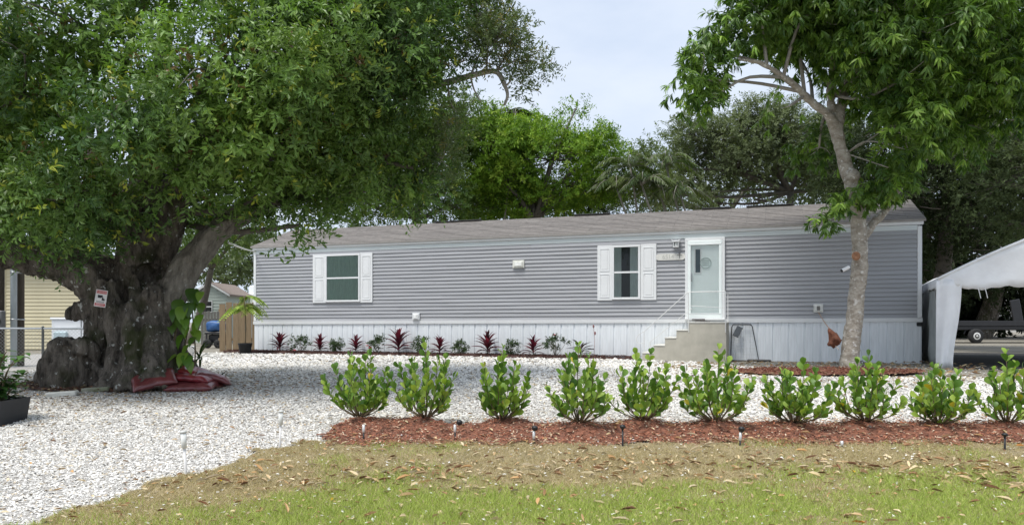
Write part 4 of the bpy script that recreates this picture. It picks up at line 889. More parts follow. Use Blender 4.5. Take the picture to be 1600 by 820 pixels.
o = link('leaf_litter', leaves_mesh('leaf_litter', pts), M_litter); tag(o, 'dry brown fallen leaves strewn over lawn, mulch and gravel', 'fallen leaves', kind='stuff')

# ------------------------------------------------------------------ planting
def frame(pos, axis, normal, s=1.0):
    """matrix with x along axis and z near normal"""
    a = Vector(axis).normalized(); nn_ = Vector(normal); y_ = nn_.cross(a)
    if y_.length < 1e-4: y_ = Vector((0, 1, 0)).cross(a)
    y_.normalize(); z_ = a.cross(y_); sx, sy, sz = (s, s, s) if np.isscalar(s) else s
    M = Matrix.Identity(4)
    for i in range(3): M[i][0] = a[i] * sx; M[i][1] = y_[i] * sy; M[i][2] = z_[i] * sz; M[i][3] = float(pos[i])
    return M
def blade_mesh(name, ts, hw, lift, cup, mats):
    """leaf of unit length along x"""
    v = []; f = []
    for i, (t_, h_, l_) in enumerate(zip(ts, hw, lift)): v += [[t_, -h_, l_ + cup * h_], [t_, 0, l_], [t_, h_, l_ + cup * h_]]
    for i in range(len(ts) - 1):
        for a in (0, 1): f.append([3 * i + a, 3 * i + a + 1, 3 * i + a + 4, 3 * i + a + 3][::-1][::-1])
    me = mesh_np(name, v, [np.array([[q[0], q[3], q[2], q[1]][::-1] for q in f])], smooth=True); me.materials.append(mats); return me
M_clusia = leaf_mat('clusia_leaf', .45, .32, (.06, .14, .022), [(.14, .26, .038), (.25, .38, .06), (.38, .50, .095), (.15, .27, .04), (.08, .17, .028)], spec=.4)
M_clusiay = leaf_mat('clusia_yellow_leaf', .4, .3, (.42, .40, .05), [(.5, .38, .04)], spec=.5)
M_stem = mat('green_brown_stem', (.13, .10, .055), .8, var=.25, scale=20)
CL = [blade_mesh('leaf', [0, .14, .4, .68, .88, 1], [.015, .05, .22, .315, .25, .06], [0, .03, .05, .03, -.01, -.05], .28, M_clusia),
      blade_mesh('leaf', [0, .14, .4, .68, .88, 1], [.015, .05, .2, .29, .24, .06], [0, .02, .02, -.03, -.10, -.16], .2, M_clusia),
      blade_mesh('leaf', [0, .14, .4, .68, .88, 1], [.015, .06, .25, .34, .27, .08], [0, .04, .08, .09, .07, .04], .35, M_clusia)]
CLY = blade_mesh('yellow_leaf', [0, .14, .4, .68, .88, 1], [.015, .05, .22, .315, .25, .06], [0, .03, .05, .03, -.01, -.05], .28, M_clusiay)
BL = ['full round clusia shrub at the left end of the mulch row', 'clusia shrub with one tall upright shoot, second in the mulch row', 'compact clusia shrub with tall central shoot, third in the mulch row', 'tallest clusia shrub with leaves down to the mulch, fourth in the row',
      'open clusia shrub with two separate tall shoots, fifth in the row', 'broad clusia shrub with tall thin shoot in front of the concrete steps', 'dark leafy clusia shrub left of the mango trunk', 'wide clusia shrub directly in front of the mango trunk', 'rounded clusia shrub with a yellow leaf, in front of the house\'s right corner', 'clusia shrub cut off by the right edge of the picture']
SHOOT = [[(-.25, 1), (.3, 1.02), (.15, .93)], [(.0, 1.12), (.35, .85), (-.45, .8)], [(.02, 1.12), (-.2, .85)], [(-.02, 1.15), (-.35, .95), (.3, .95)], [(-.18, 1.08), (.22, 1.08)], [(.05, 1.15), (.3, .92), (-.3, .85)], [(-.3, .9), (.25, 1.05), (-.05, .8)], [(.1, 1.1), (-.2, .95), (.35, .85)], [(-.1, 1.0), (.1, .97)], [(-.05, 1.12), (.25, .9)]]
for bi, ((px, py, hw, hh), gp) in enumerate(zip(BUSH, BUSHP)):
    rg = random.Random(100 + bi); D = gp[1]; h = hh * D / FPX * .86; wr = hw * D / FPX * rg.uniform(.80, 1.0); base = np.array([gp[0], gp[1], float(mulch_z(np.array([gp[0]]), np.array([gp[1]]))[0]) - .01])
    root = empty('clusia_shrub', base, 0, BL[bi], 'shrub', 'clusia shrubs along the mulch bed'); st = MB(); k = 0
    stems = [(dx, 0.0 + rg.uniform(-.1, .1), hf) for dx, hf in SHOOT[bi]]; ns = rg.randrange(19, 23)
    for q in range(ns):
        an = q * 2.4 + rg.uniform(-.4, .4); hf = .15 + .75 * ((q + rg.random()) / ns); rr_ = math.sqrt(max(.05, 1 - ((hf - .46) / .60) ** 2)) * rg.uniform(.5, 1.08); stems.append((math.cos(an) * rr_, math.sin(an) * rr_, hf))
    for dx, dy, hf in stems:
        tip = np.array([dx * wr, dy * wr * .9, hf * h]); b0 = np.array([dx * .06, dy * .06, 0])
        pth = smooth_path([b0, b0 * .4 + tip * np.array([.62, .62, .36]) + np.array([rg.uniform(-.03, .03), rg.uniform(-.03, .03), 0]), tip], 9); st.tube(pth, np.linspace(.009, .003, 9), 5)
        ln_ = np.linalg.norm(np.diff(pth, axis=0), axis=1).sum(); npair = max(4, min(int(ln_ * .80 / .056), 7 if hf < .95 else 10)); ph = rg.uniform(0, 3)
        for i in range(npair):
            u = 1 - min(.85, .056 / ln_ * i); f_ = u * 8; j = min(int(f_), 7); pos = pth[j] + (pth[j + 1] - pth[j]) * (f_ - j); td = Vector(pth[j + 1] - pth[j]).normalized()
            for sd_ in (0, 1):
                if i > 2 and rg.random() < .18: continue
                az = ph + i * math.pi / 2 + sd_ * math.pi + rg.uniform(-.4, .4)
                rad = Vector((math.cos(az), math.sin(az), .15)); up_ = 1.0 if i == 0 else .75
                ax = (td * up_ + rad * (.7 if i else .45) + Vector((0, 0, rg.uniform(-.1, .55)))).normalized()
                nn_ = (td * .3 + Vector((0, 0, .5)) + rad * rg.uniform(-.4, 1.0) + Vector((rg.uniform(-.4, .4), rg.uniform(-.6, .2), 0)))
                s = rg.uniform(.088, .125) * (1 if i else .85); yl = rg.random() < (.012 if bi != 8 else .03)
                me = CLY if yl else CL[rg.randrange(3)]
                o = bpy.data.objects.new('yellow_leaf' if yl else 'leaf', me); COL.objects.link(o); o.parent = root; o.matrix_basis = frame(pos, ax, nn_, s); k += 1
    st.obj('stems', M_stem, root, True)

# red cordylines and small plants in the bed by the wall
bedv = []; nu, no_ = 150, 10
bu0, bu1 = WALL(372, 552)[0], WALL(1003, 560)[0]
us = np.linspace(bu0, bu1, nu); wv = np.array([[*(H(u, .05 + .72 * k / (no_ - 1) + (.05 * math.sin(u * 1.7) + .03 * math.sin(u * 5.1)) * k / no_, 0)[:2])] for u in us for k in range(no_)])
zz = np.where(np.arange(nu * no_) % no_ == no_ - 1, -.01, .05 + .03 * (fbm(wv * 5, 81, 2) - .5) * 2 + .02)
f = [[i * no_ + k, i * no_ + k + 1, (i + 1) * no_ + k + 1, (i + 1) * no_ + k] for i in range(nu - 1) for k in range(no_ - 1)]
tag(link('house_bed', mesh_np('house_bed', np.concatenate([wv, zz[:, None]], 1), [np.array(f)], smooth=True), M_darkmulch), kind='structure')
x, n = R.uniform(bu0, bu1, 7000), 7000; od = R.uniform(.05, .78, n); ps = np.array([H(u, v_, .075) for u, v_ in zip(x, od)]); a = R.uniform(0, 6.28, n)
o = link('bed_mulch_chips', leaves_mesh('bed_mulch_chips', [(ps + np.array([0, 0, 1]) * R.uniform(-.01, .02, (n, 1)), np.stack([np.cos(a), np.sin(a), R.normal(size=n) * .3], 1), nrm(np.array([0, 0, 1.0]) + .5 * rdir(n)), R.uniform(.03, .09, n), R.uniform(.012, .03, n), mixc((.14, .06, .045), (.04, .022, .018), R.random(n)), T_QUAD)]), M_chip)
tag(o, 'dark brown mulch chips in the bed along the skirting', 'mulch', kind='stuff')
M_cord = leaf_mat('cordyline_leaf', .4, .3, (.055, .014, .024), [(.12, .026, .045), (.035, .018, .02), (.17, .04, .06)], spec=.5, tcol=(1.6, .5, .6))
M_corddark = leaf_mat('dark_cordyline_leaf', .4, .2, (.02, .014, .016), [(.045, .02, .02)], spec=.5)
CORD = blade_mesh('leaf', [0, .2, .45, .7, .88, 1], [.03, .06, .105, .09, .045, .005], [0, .05, .06, 0, -.07, -.16], .5, M_cord)
CORDD = blade_mesh('leaf', [0, .2, .45, .7, .88, 1], [.025, .05, .08, .07, .04, .005], [0, .05, .06, 0, -.07, -.16], .5, M_corddark)
CP = [(437, 552, 30, 'red cordyline nearest the left end of the house'), (500, 552, 27, 'small red cordyline below the left window\'s left shutter'), (556, 553, 28, 'red cordyline below the left window, beside the red flowers'), (623, 555, 38, 'tall red cordyline midway between left window and outlet box'),
      (687, 556, 29, 'red cordyline just right of the small white outlet box'), (762, 558, 37, 'large red cordyline below the range vent, left side'), (833, 560, 30, 'bushy red cordyline right of the range vent'), (907, 562, 33, 'dark cordyline with sparse drooping leaves left of the concrete steps')]
for ci, (px, py, hh, lb) in enumerate(CP):
    u, z = WALL(px, py, .4); g = H(u, .4, .05); D = g[1]; h = hh * D / FPX; rg = random.Random(300 + ci)
    root = empty('cordyline', g, 0, lb, 'plant', 'cordylines along the skirting'); dark = ci == 7
    MB().tube([[0, 0, 0], [.01, 0, h * .3], [.0, .01, h * .5]], [.016, .013, .010], 6).obj('stem', M_stem, root, True)
    for k in range(26 if not dark else 15):
        an = k * 2.4 + rg.uniform(-.2, .2); t_ = k / 25; el = math.radians(5 + 78 * t_ + rg.uniform(-8, 8)); ax = (math.cos(an) * math.cos(el), math.sin(an) * math.cos(el), math.sin(el))
        o = bpy.data.objects.new('leaf', CORDD if dark else CORD); COL.objects.link(o); o.parent = root; o.matrix_basis = frame((0, 0, h * (.12 + .38 * t_)), ax, (0, 0, 1) if el < 1.2 else (math.cos(an) * -1, -math.sin(an), .3), h * rg.uniform(.62, .82) * (1 if t_ < .8 else .85))
def col_small(pos, cc, tc_, rr, tip): return mixc((.025, .05, .018), (.085, .125, .055), rr)
SPL = [(468, 552, 20, 'grey-green bedding plant with red bloom, first from the left in the bed', 1), (525, 553, 16, 'low green bedding plant below the left window', 0), (590, 554, 22, 'green bedding plant with a bright red flower below the left window\'s right shutter', 2), (657, 556, 22, 'thin green bedding plant below the small white outlet box', 0),
       (722, 557, 17, 'low spreading green bedding plant between two cordylines left of the range vent', 0), (798, 559, 17, 'low green bedding plant beneath the range vent', 0), (868, 561, 26, 'spindly bedding plant with a pink flower on top', 3)]
M_red = mat('red_petal', (.55, .02, .03), .5, var=.2, scale=20); M_pink = mat('pink_petal', (.75, .16, .22), .5, var=.2, scale=20)
for si, (px, py, hh, lb, fl) in enumerate(SPL):
    u, z = WALL(px, py, .45); g = H(u, .45, .05); h = hh * g[1] / FPX * 1.2
    root = empty('bedding_plant', g, 0, lb, 'plant', 'small bedding plants along the skirting')
    Aa, Cc, _, TWs = crown([(np.array([0, 0, h * .62]), np.array([h * .62, h * .55, h * .36]))], 16, .08, 5, 7, (.05, .09), (.018, .032), .09, col_small, T_LONG, droop=.1, shell=.2)
    o = link('foliage', leaves_mesh('foliage', [Aa]), M_far, root); o['kind'] = 'stuff'
    b = MB()
    for q in Cc[::2]: branch_to(b, (0, 0, 0), q, .006, .003, .05, 5, 4)
    b.obj('stems', M_stem, root)['kind'] = 'stuff'
    spots = {0: [], 1: [(-.06, -.3, .06)], 2: [(-.26, -.2, .22), (-.18, -.25, .16)], 3: [(-.02, 0, h * 1.05)]}[fl]
    for (fx, fy, fz) in spots:
        fc = np.array([fx, fy, fz]); b = MB()
        for k in range(7):
            a = k * .9; d = np.array([math.cos(a), math.sin(a), .45]); v, fs, _ = leaf_arr(np.array([fc]), np.array([d]), np.array([[0, 0, 1.0]]), np.array([.085]), np.array([.075]), T_LONG); b.add(v, fs)
        b.ball(fc + [0, 0, .02], .02, 1); fo = b.obj('flower', M_pink if fl == 3 else M_red, root)

# garden stake by the bed's right end
u, z = WALL(928, 562, .5); g = H(u, .5, .05); st = empty('garden_stake', g, 0, 'thin weathered pink garden stake standing at the right end of the bed', 'garden stake')
b = MB(); b.tube([[0, 0, 0], [.02, 0, .45], [-.01, 0, .78]], .008, 6); b.obj('pole', mat('pale_pink', (.45, .33, .32), .6), st)
b = MB(); b.ball((-.01, 0, .8), .03, 2, (.8, .6, 1.6)); b.ball((.03, 0, .62), .035, 2, (.7, .5, 1.4)); b.obj('ornament', mat('faded_red', (.25, .11, .11), .6), st)['kind'] = 'stuff'
MB().bbox((-.16, -.05, .2), (.0, .05, .225), .006).obj('perch', M_black, st)
tag(MB().bbox((-.3, -.12, 0), (.3, .12, .10), .05).obj('weed_fabric', mat('weed_fabric', (.03, .032, .04), .8, bump=.5, bscale=12), None, False, H(WALL(962, 566, .6)[0], .6, -.01)), 'crumpled black sheet lying at the bed\'s right end beside the steps', 'ground sheet').rotation_euler = (0, 0, HANG)

# path lights
def path_light(px, py0, py1, lb, kind):
    g = GP(px, py1); h = (py1 - py0) * g[1] / FPX
    zt_ = float(mulch_z(np.array([g[0]]), np.array([g[1]]))[0]) if bool(mulch_in(np.array([g[0]]), np.array([g[1]]))[0]) else g[2] + .02
    root = empty('path_light', (g[0], g[1], zt_ - .02), 0, lb, 'path light', 'solar path lights along the mulch bed' if kind != 'clear' else 'clear path lights along the gravel edge'); root.rotation_euler = (random.uniform(-.06, .06), random.uniform(-.06, .06), 0)
    if kind == 'clear':
        MB().lathe((0, 0, 0), [(.004, -.05), (.011, 0), (.012, h * .62)], 10).obj('stake', M_signwhite, root, True)
        MB().lathe((0, 0, h * .62), [(.012, 0), (.022, .008), (.024, h * .33)], 14).obj('lens', mat('clear_lens' + str(px), (.72, .72, .68), .15, spec=.6), root, True)
        MB().lathe((0, 0, h * .955), [(.028, 0), (.03, .012), (.014, .02)], 14).obj('cap', mat('grey_cap' + str(px), (.55, .55, .52), .4), root, True)
        return
    MB().lathe((0, 0, 0), [(.004, -.05), (.010, .0), (.010, h * (.35 if kind != 'black' else .8))], 8).obj('stake', M_black, root, True)
    if kind == 'black':
        MB().lathe((0, 0, h * .8), [(.01, 0), (.03, .02), (.034, h * .12), (.015, h * .2)], 14).obj('cap', M_black, root, True); return
    MB().lathe((0, 0, h * .35), [(.011, 0), (.015, .01), (.015, h * .36)], 10).obj('tube', mat('steel_tube' + str(px), (.66, .66, .64), .3, metal=.3), root, True)
    if kind == 'headless': return
    M_ = Matrix.Rotation(.25 if kind == 'tilt' else .05, 4, 'Y')
    MB().lathe((0, 0, h * .71), [(.014, 0), (.030, .015), (.033, h * .16), (.031, h * .2), (.01, h * .25)], 14, M_).obj('cap', M_black, root, True)
path_light(568, 655, 690, 'path light with pale tube in front of the leftmost shrub', 'headless')
path_light(711, 655, 689, 'path light with crooked black cap right of the second shrub', 'tilt')
path_light(834, 663, 697, 'black-capped path light between the third and fourth shrubs', 'cap')
path_light(973, 663, 701, 'all-black path light in front of the two-shoot shrub', 'black')
path_light(1156, 664, 701, 'black-capped path light in front of the broad shrub by the steps', 'cap')
path_light(1316, 682, 704, 'short white path light without a cap below the mango trunk', 'headless')
path_light(1570, 676, 708, 'all-black path light near the right edge of the picture', 'black')
path_light(291, 672, 746, 'clear plastic path light nearest the viewer at the gravel edge', 'clear')
path_light(437, 640, 702, 'clear plastic path light farther along the gravel edge by the lawn corner', 'clear')

# ------------------------------------------------------------------ under the old tree
M_bag = [mat('red_bag%d' % k, c, .3, col2=c2, scale=7, bump=.35, bscale=18, coat=.3, detail=3) for k, (c, c2) in enumerate([((.24, .022, .03), (.11, .012, .016)), ((.19, .045, .045), (.10, .022, .024)), ((.30, .03, .03), (.16, .016, .02)), ((.15, .02, .024), (.07, .012, .014))])]
def bag(px, py, dd, rz, L, W_, Hh, lb, mi, tilt=0, bend=0, roll=0, seed=0):
    nu, nv = 30, 24; v = []
    for i in range(nu):
        u = -1 + 2 * i / (nu - 1); e = max(0, 1 - abs(u) ** 5); hh = Hh / 2 * (.07 + .93 * e ** .6) ; ww = W_ / 2 * (1 + .05 * abs(u) ** 6 - .04 * (1 - abs(u)))
        for j in range(nv):
            a = 2 * math.pi * j / nv; ca, sa = math.cos(a), math.sin(a); px_ = math.copysign(abs(ca) ** .75, ca); pz_ = math.copysign(abs(sa) ** .85, sa)
            v.append([u * L / 2, px_ * ww, pz_ * hh - bend * u * u])
    v = np.array(v); q = v * 1.0; wr = (fbm(q * 6 + seed * 3.3, 90 + seed, 4) - .5) * .085 + (np.abs(fbm(q * np.array([9, 4, 9]) + seed, 95 + seed, 2) - .5)) * -.035
    cen = np.stack([v[:, 0], np.zeros(len(v)), -bend * (v[:, 0] / L * 2) ** 2], 1); v = v + nrm(v - cen + 1e-6) * wr[:, None]
    f = [[i * nv + j, i * nv + (j + 1) % nv, (i + 1) * nv + (j + 1) % nv, (i + 1) * nv + j] for i in range(nu - 1) for j in range(nv)]
    me = mesh_np('mulch_bag', v, [np.array(f), np.array([list(range(nv))[::-1]]), np.array([[(nu - 1) * nv + j for j in range(nv)]])], smooth=True)
    o = link('mulch_bag', me, M_bag[mi], None, T(px, py, dd)); o.rotation_euler = (roll, tilt, rz); return tag(o, lb, 'mulch bag', 'red mulch bags piled at the tree foot')
bag(228, 601, -.75, .25, .80, .46, .15, 'dull red mulch bag at the bottom left of the pile', 3, .03, .01, .05, 1)
bag(300, 603, -.85, .1, .72, .44, .15, 'glossy red mulch bag at the bottom front of the pile', 1, -.02, 0, .15, 2)
bag(318, 600, -.45, -.15, .74, .44, .15, 'red mulch bag at the bottom right end of the pile', 1, .03, 0, 0, 3)
bag(224, 586, -.55, .15, .82, .46, .14, 'bright red mulch bag on the upper left of the pile', 2, -.18, .03, .1, 4)
bag(240, 593, -1.0, .5, .62, .42, .15, 'red mulch bag with flat tilted face leaning on the pile\'s front', 1, -.2, 0, .5, 5)
bag(300, 589, -.72, -.05, .70, .40, .13, 'rolled red mulch bag in the middle layer of the pile', 0, .05, .02, .1, 6)
bag(285, 578, -.45, .0, 1.0, .44, .13, 'long red mulch bag draped over the top of the pile', 2, .06, .10, .12, 7)
bag(333, 588, -.55, .35, .55, .40, .13, 'pale red mulch bag sliding off the right end of the pile', 1, .25, .03, .05, 8)
def block(px, py, sx, sy, sz, rz, m, lb, name, cat):
    g = GP(px, py); o = MB().bbox((-sx / 2, -sy / 2, 0), (sx / 2, sy / 2, sz), .012).obj(name, m, None, False, (g[0], g[1], g[2] + .01)); o.rotation_euler = (.03, -.06, rz); tag(o, lb, cat)
block(97, 620, .42, .14, .07, .18, mat('pale_block', (.52, .52, .48), .9, var=.15, scale=9, bump=.3), 'pale edging block lying at the foot of the burl', 'edging_block', 'block')
block(151, 613, .40, .13, .07, .1, mat('mossy_block', (.17, .19, .10), .95, col2=(.30, .29, .24), scale=5, bump=.4), 'mossy edging block right of the pale block', 'edging_block', 'block')
block(205, 609, .42, .2, .09, -.05, mat('grey_block', (.36, .35, .31), .95, var=.15, scale=9, bump=.4), 'grey edging block under the left end of the mulch bags', 'edging_block', 'block')
# warning sign on the trunk
sg = empty('warning_sign', T(157.5, 466, -.66), 0, 'small red and white camera warning sign nailed to the old trunk', 'sign'); sg.rotation_euler = (.0, math.radians(-0), 0.12); sg.rotation_euler[1] = math.radians(9)
sgw, sgh = .088, .135
MB().bbox((-sgw, 0, -sgh), (sgw, .006, sgh), .003).obj('sign_plate', M_signwhite, sg)
MB().box((-sgw * .86, -.003, sgh * .56), (sgw * .86, .0, sgh * .9)).obj('red_band', M_redlabel, sg); MB().box((-sgw * .86, -.003, -sgh * .9), (sgw * .86, .0, -sgh * .58)).obj('red_band', M_redlabel, sg)
text_mesh('WARNING', .034, M_signwhite, sg, (0, -.0045, sgh * .73), (math.radians(90), 0, 0), ext=.0006)
b = MB(); b.prism([(-.045, .005), (-.05, .05), (.02, .05), (.03, .025), (.0, .005)], -.004, 0); b.obj('camera_symbol', M_black, sg)
b = MB(); b.prism([(.015, -.03), (.02, .015), (.035, .018), (.04, -.0), (.06, -.005), (.06, -.03)], -.004, 0); b.obj('bracket_symbol', M_black, sg)
for k in range(2): MB().box((-.06, -.003, -.052 - k * .016), (.06, 0, -.046 - k * .016)).obj('text_line', M_black, sg)
for k in range(2): MB().box((-.06, -.0045, -sgh * .82 + k * .018), (.06, -.003, -sgh * .82 + k * .018 + .006)).obj('text_line', M_signwhite, sg)
# the vine with big leaves
M_vine = leaf_mat('vine_leaf', .35, .35, (.06, .14, .018), [(.12, .24, .03), (.20, .32, .045), (.05, .11, .02)], spec=.5)
VL = blade_mesh('leaf', [-.18, -.06, .12, .4, .7, .9, 1], [.12, .32, .40, .36, .22, .08, .005], [-.04, 0, .02, .0, -.07, -.15, -.22], .22, M_vine)
vine = empty('climbing_vine', T(290, 600, -.3), 0, 'climbing vine with large heart-shaped green leaves on the trunk\'s right side', 'vine'); o0_ = T(290, 600, -.3); rg = random.Random(8)
st_ = MB()
for pth in ([(292, 600, -.3), (288, 550, -.35), (296, 500, -.3), (300, 440, -.2)], [(286, 600, -.4), (272, 540, -.5), (282, 490, -.4)], [(300, 600, -.2), (305, 550, -.2), (300, 480, -.2)]): st_.tube(smooth_path([T(*q) - o0_ for q in pth], 12), .012, 5)
st_.obj('stems', M_stem, vine)['kind'] = 'stuff'
for k in range(36):
    y = rg.uniform(445, 578); x = 289 + rg.uniform(-22, 20) + (6 if y < 500 else -4); pos = T(x, y, -.35 - rg.uniform(0, .35)) - o0_; an = rg.uniform(-2.6, -.5)
    ax = (math.cos(an) * .5, math.sin(an) * .55, -1.0 + rg.uniform(-.2, .6)); o = bpy.data.objects.new('leaf', VL); COL.objects.link(o); o.parent = vine; o.matrix_basis = frame(pos, ax, (math.cos(an), -1, .5), rg.uniform(.15, .27))
def tuft(name, g, h, n, lb, mt, wid=.06, spread=(10, 80), seed=0, cat='plant', stalk=0.0):
    rg = random.Random(seed); root = empty(name, g, 0, lb, cat); me = blade_mesh('leaf', [0, .25, .5, .75, 1], [wid * .5, wid * .9, wid, wid * .7, .003], [0, .07, .08, .0, -.15], .4, mt)
    MB().tube([[0, 0, -.03], [0, 0, max(stalk, .05)]], .014, 6).obj('stem', M_stem, root)
    for k in range(n):
        an = k * 2.4; el = math.radians(rg.uniform(*spread)); o = bpy.data.objects.new('leaf', me); COL.objects.link(o); o.parent = root
        o.matrix_basis = frame((0, 0, stalk + rg.uniform(0, .04)), (math.cos(an) * math.cos(el), math.sin(an) * math.cos(el), math.sin(el)), (0, 0, 1), h * rg.uniform(.7, 1.05))
    return root
M_darkleaf = leaf_mat('dark_strap_leaf', .4, .2, (.02, .035, .018), [(.05, .075, .03)], spec=.5)
tuft('bromeliad', GP(342, 602) + [0, .0, .0], .30, 13, 'small dark spiky plant in the gravel right of the mulch bags', M_darkleaf, .07, (15, 75), 1)
tuft('bird_of_paradise', T(312, 600, .25), .42, 14, 'narrow-leaved green plant between the vine and the wooden fence', leaf_mat('strap_leaf', .45, .25, (.05, .09, .025), [(.13, .17, .06)]), .06, (-50, 60), 2, stalk=.42)
tuft('fern', T(232, 588, -.9), .34, 16, 'small fern growing at the middle of the old trunk\'s foot', leaf_mat('fern_leaf', .5, .25, (.04, .07, .02), [(.09, .12, .04)]), .035, (5, 70), 3, stalk=.05)
# square planter at the left edge
gp = GP(-10, 662); pl_ = empty('square_planter', gp, 0, 'black square planter with leafy green shrub at the left edge', 'planter')
b = MB(); s0, s1, hp = .24, .27, .30
b.add([[x * s, y * s, z] for s, z in ((s0, 0), (s1, hp), (s1 - .02, hp), (s0 - .01, hp - .06)) for x, y in ((-1, -1), (1, -1), (1, 1), (-1, 1))], [np.array([[k * 4 + j, k * 4 + (j + 1) % 4, k * 4 + 4 + (j + 1) % 4, k * 4 + 4 + j] for k in range(3) for j in range(4)]), np.array([[12, 13, 14, 15]])]); b.obj('pot', M_pot, pl_)
M_pleaf = leaf_mat('planter_leaf', .4, .3, (.03, .085, .02), [(.07, .16, .04), (.12, .23, .06), (.05, .12, .03)], spec=.5)
PLf = blade_mesh('leaf', [0, .12, .35, .65, .88, 1], [.01, .12, .27, .24, .1, .005], [0, .04, .04, 0, -.08, -.15], .25, M_pleaf); rg = random.Random(5); st_ = MB()
for k in range(30):
    an = k * 2.4; rr_ = .09 + .34 * rg.random(); tip = np.array([math.cos(an) * rr_, math.sin(an) * rr_, hp + rg.uniform(.1, .66) * (1.15 - rr_ * .8)]); pth = smooth_path([[math.cos(an) * .05, math.sin(an) * .05, hp - .1], tip * [.5, .5, .8], tip], 7); st_.tube(pth, .006, 5)
    for j in range(11):
        q = pth[min(6, 1 + j // 2)]; a2 = rg.uniform(0, 6.28); o = bpy.data.objects.new('leaf', PLf); COL.objects.link(o); o.parent = pl_
        o.matrix_basis = frame(q, (math.cos(a2), math.sin(a2), rg.uniform(-.2, .5)), (0, 0, 1), rg.uniform(.11, .18))
st_.obj('stems', M_stem, pl_)['kind'] = 'stuff'
# potted sapling by the wooden fence
g = GP(383, 553); sp = empty('potted_sapling', g, 0, 'thin sapling with feathery leaves in a round black pot by the fence', 'potted plant')
MB().lathe((0, 0, 0), [(.15, 0), (.2, .3), (.21, .3), (.21, .33), (.18, .33), (.17, .26)], 18).obj('pot', M_pot, sp, True)
MB().tube(smooth_path([[0, 0, .2], [.02, 0, .9], [-.03, 0, 1.75]], 8), [.014] * 8, 6).obj('stem', M_stem, sp, True)
parts = []; rg = np.random.default_rng(2); fr_ = MB()
for k in range(15):
    az = k * 2.4; l = rg.uniform(.4, .8); s = np.linspace(0, 1, 16); h_ = np.array([math.cos(az), math.sin(az), 0]); z0 = rg.uniform(1.25, 1.75)
    pth = np.array([0, 0, z0]) + h_ * (l * s)[:, None] + np.array([0, 0, 1.0]) * (.35 * s - .85 * s ** 2)[:, None] * l; fr_.tube(pth[::3], .005, 4); td = nrm(np.gradient(pth, axis=0)); sd_ = nrm(np.cross(td, [0, 0, 1.0]))
    for sg_ in (-1, 1): parts.append((pth[2:], nrm(td[2:] * .5 + sg_ * sd_[2:]), np.repeat([[0, 0, 1.0]], 14, 0), np.full(14, .24) * np.sin(np.pi * (.2 + .75 * s[2:])), np.full(14, .07), mixc((.16, .25, .04), (.36, .46, .09), rg.random(14)), T_LONG))
fr_.obj('leaf_stalks', M_stem, sp)['kind'] = 'stuff'; link('foliage', leaves_mesh('foliage', parts), M_far, sp)['kind'] = 'stuff'

# ------------------------------------------------------------------ left background
# yellow house
YD = 25.0
yx0, yx1 = P(6, 500, YD)[0], P(150, 500, YD)[0]
yh = empty('yellow_house', (yx0, YD, 0), 0, 'pale yellow clapboard house seen past the old trunk at far left', 'house')
yl = yx1 - yx0; bh = .122
MB().box((.02, .03, .0), (yl, 4, 3.1)).obj('wall', M_yel, yh)
bm_ = mesh_np('siding_board', [[x, y, z] for x in (0.08, yl) for y, z in ((.03, 0), (-.03, 0), (-.03, .02), (-.008, bh), (.03, bh))], [np.array([[i, (i + 1) % 5, 5 + (i + 1) % 5, 5 + i] for i in range(5)]), np.array([[4, 3, 2, 1, 0], [5, 6, 7, 8, 9]])])
for k in range(25): link('siding_board', bm_, M_yel, yh, (0, 0, .05 + k * bh))
MB().bbox((-.02, -.05, 0), (.08, .03, 3.12), .006).obj('corner_board', mat('cream_trim', (.66, .60, .42), .6), yh)
b = MB(); b.prism([(-.4, 3.1), (yl + .4, 3.1), (yl + .4, 3.25), (-.4, 3.25)], -.4, 4.3); b.obj('roof', M_roof, yh)
# low white utility trailer behind the fence
KD = 19.5; k0 = P(80, 500, KD)
tr = empty('utility_trailer', (k0[0], KD, 0), 0, 'low white-panelled trailer parked before the yellow house beside the old trunk', 'trailer')
M_tyre = mat('tyre_rubber', (.02, .02, .02), .8); M_chrome = mat('rim_steel', (.55, .55, .55), .35, metal=.7)
for x_, w_ in ((0, .78), (.80, .78), (1.60, .78)):
    pn_ = MB().bbox((x_, 0, .22), (x_ + w_, .05, 1.02), .02).obj('side_panel', M_carp, tr); MB().bbox((x_ + .1, -.012, .80), (x_ + w_ - .1, .0, .84), .004).obj('panel_rib', M_carp, pn_)
MB().bbox((-.03, -.03, 1.02), (2.42, 1.5, 1.08), .02).obj('lid', M_carp, tr); MB().bbox((0, .05, .2), (2.38, 1.45, 1.02), .02).obj('box', M_carp, tr); MB().bbox((-.05, -.02, .14), (2.43, 1.48, .22), .01).obj('chassis', M_blackmetal, tr)
for yy in (-.16, 1.5):
    w_ = MB().lathe((0, 0, 0), [(.14, 0), (.24, 0), (.27, .03), (.27, .13), (.24, .16), (.14, .16)], 22, Matrix.Translation((1.35, yy + .14, .27)) @ Matrix.Rotation(math.pi / 2, 4, 'X')).obj('wheel', M_tyre, tr, True); MB().lathe((0, 0, 0), [(.14, 0), (.14, .02), (.05, .05)], 16, Matrix.Translation((1.35, yy + .03, .27)) @ Matrix.Rotation(math.pi / 2, 4, 'X')).obj('rim', M_chrome, w_)
MB().bbox((.08, -.08, .42), (.46, -.001, .72), .04).obj('storage_hatch', mat('pale_blue_hatch', (.42, .52, .55), .3), tr); MB().bbox((.10, -.05, .3), (.5, -.001, .36), .02).obj('fender', mat('pale_fender', (.6, .63, .64), .4), tr)
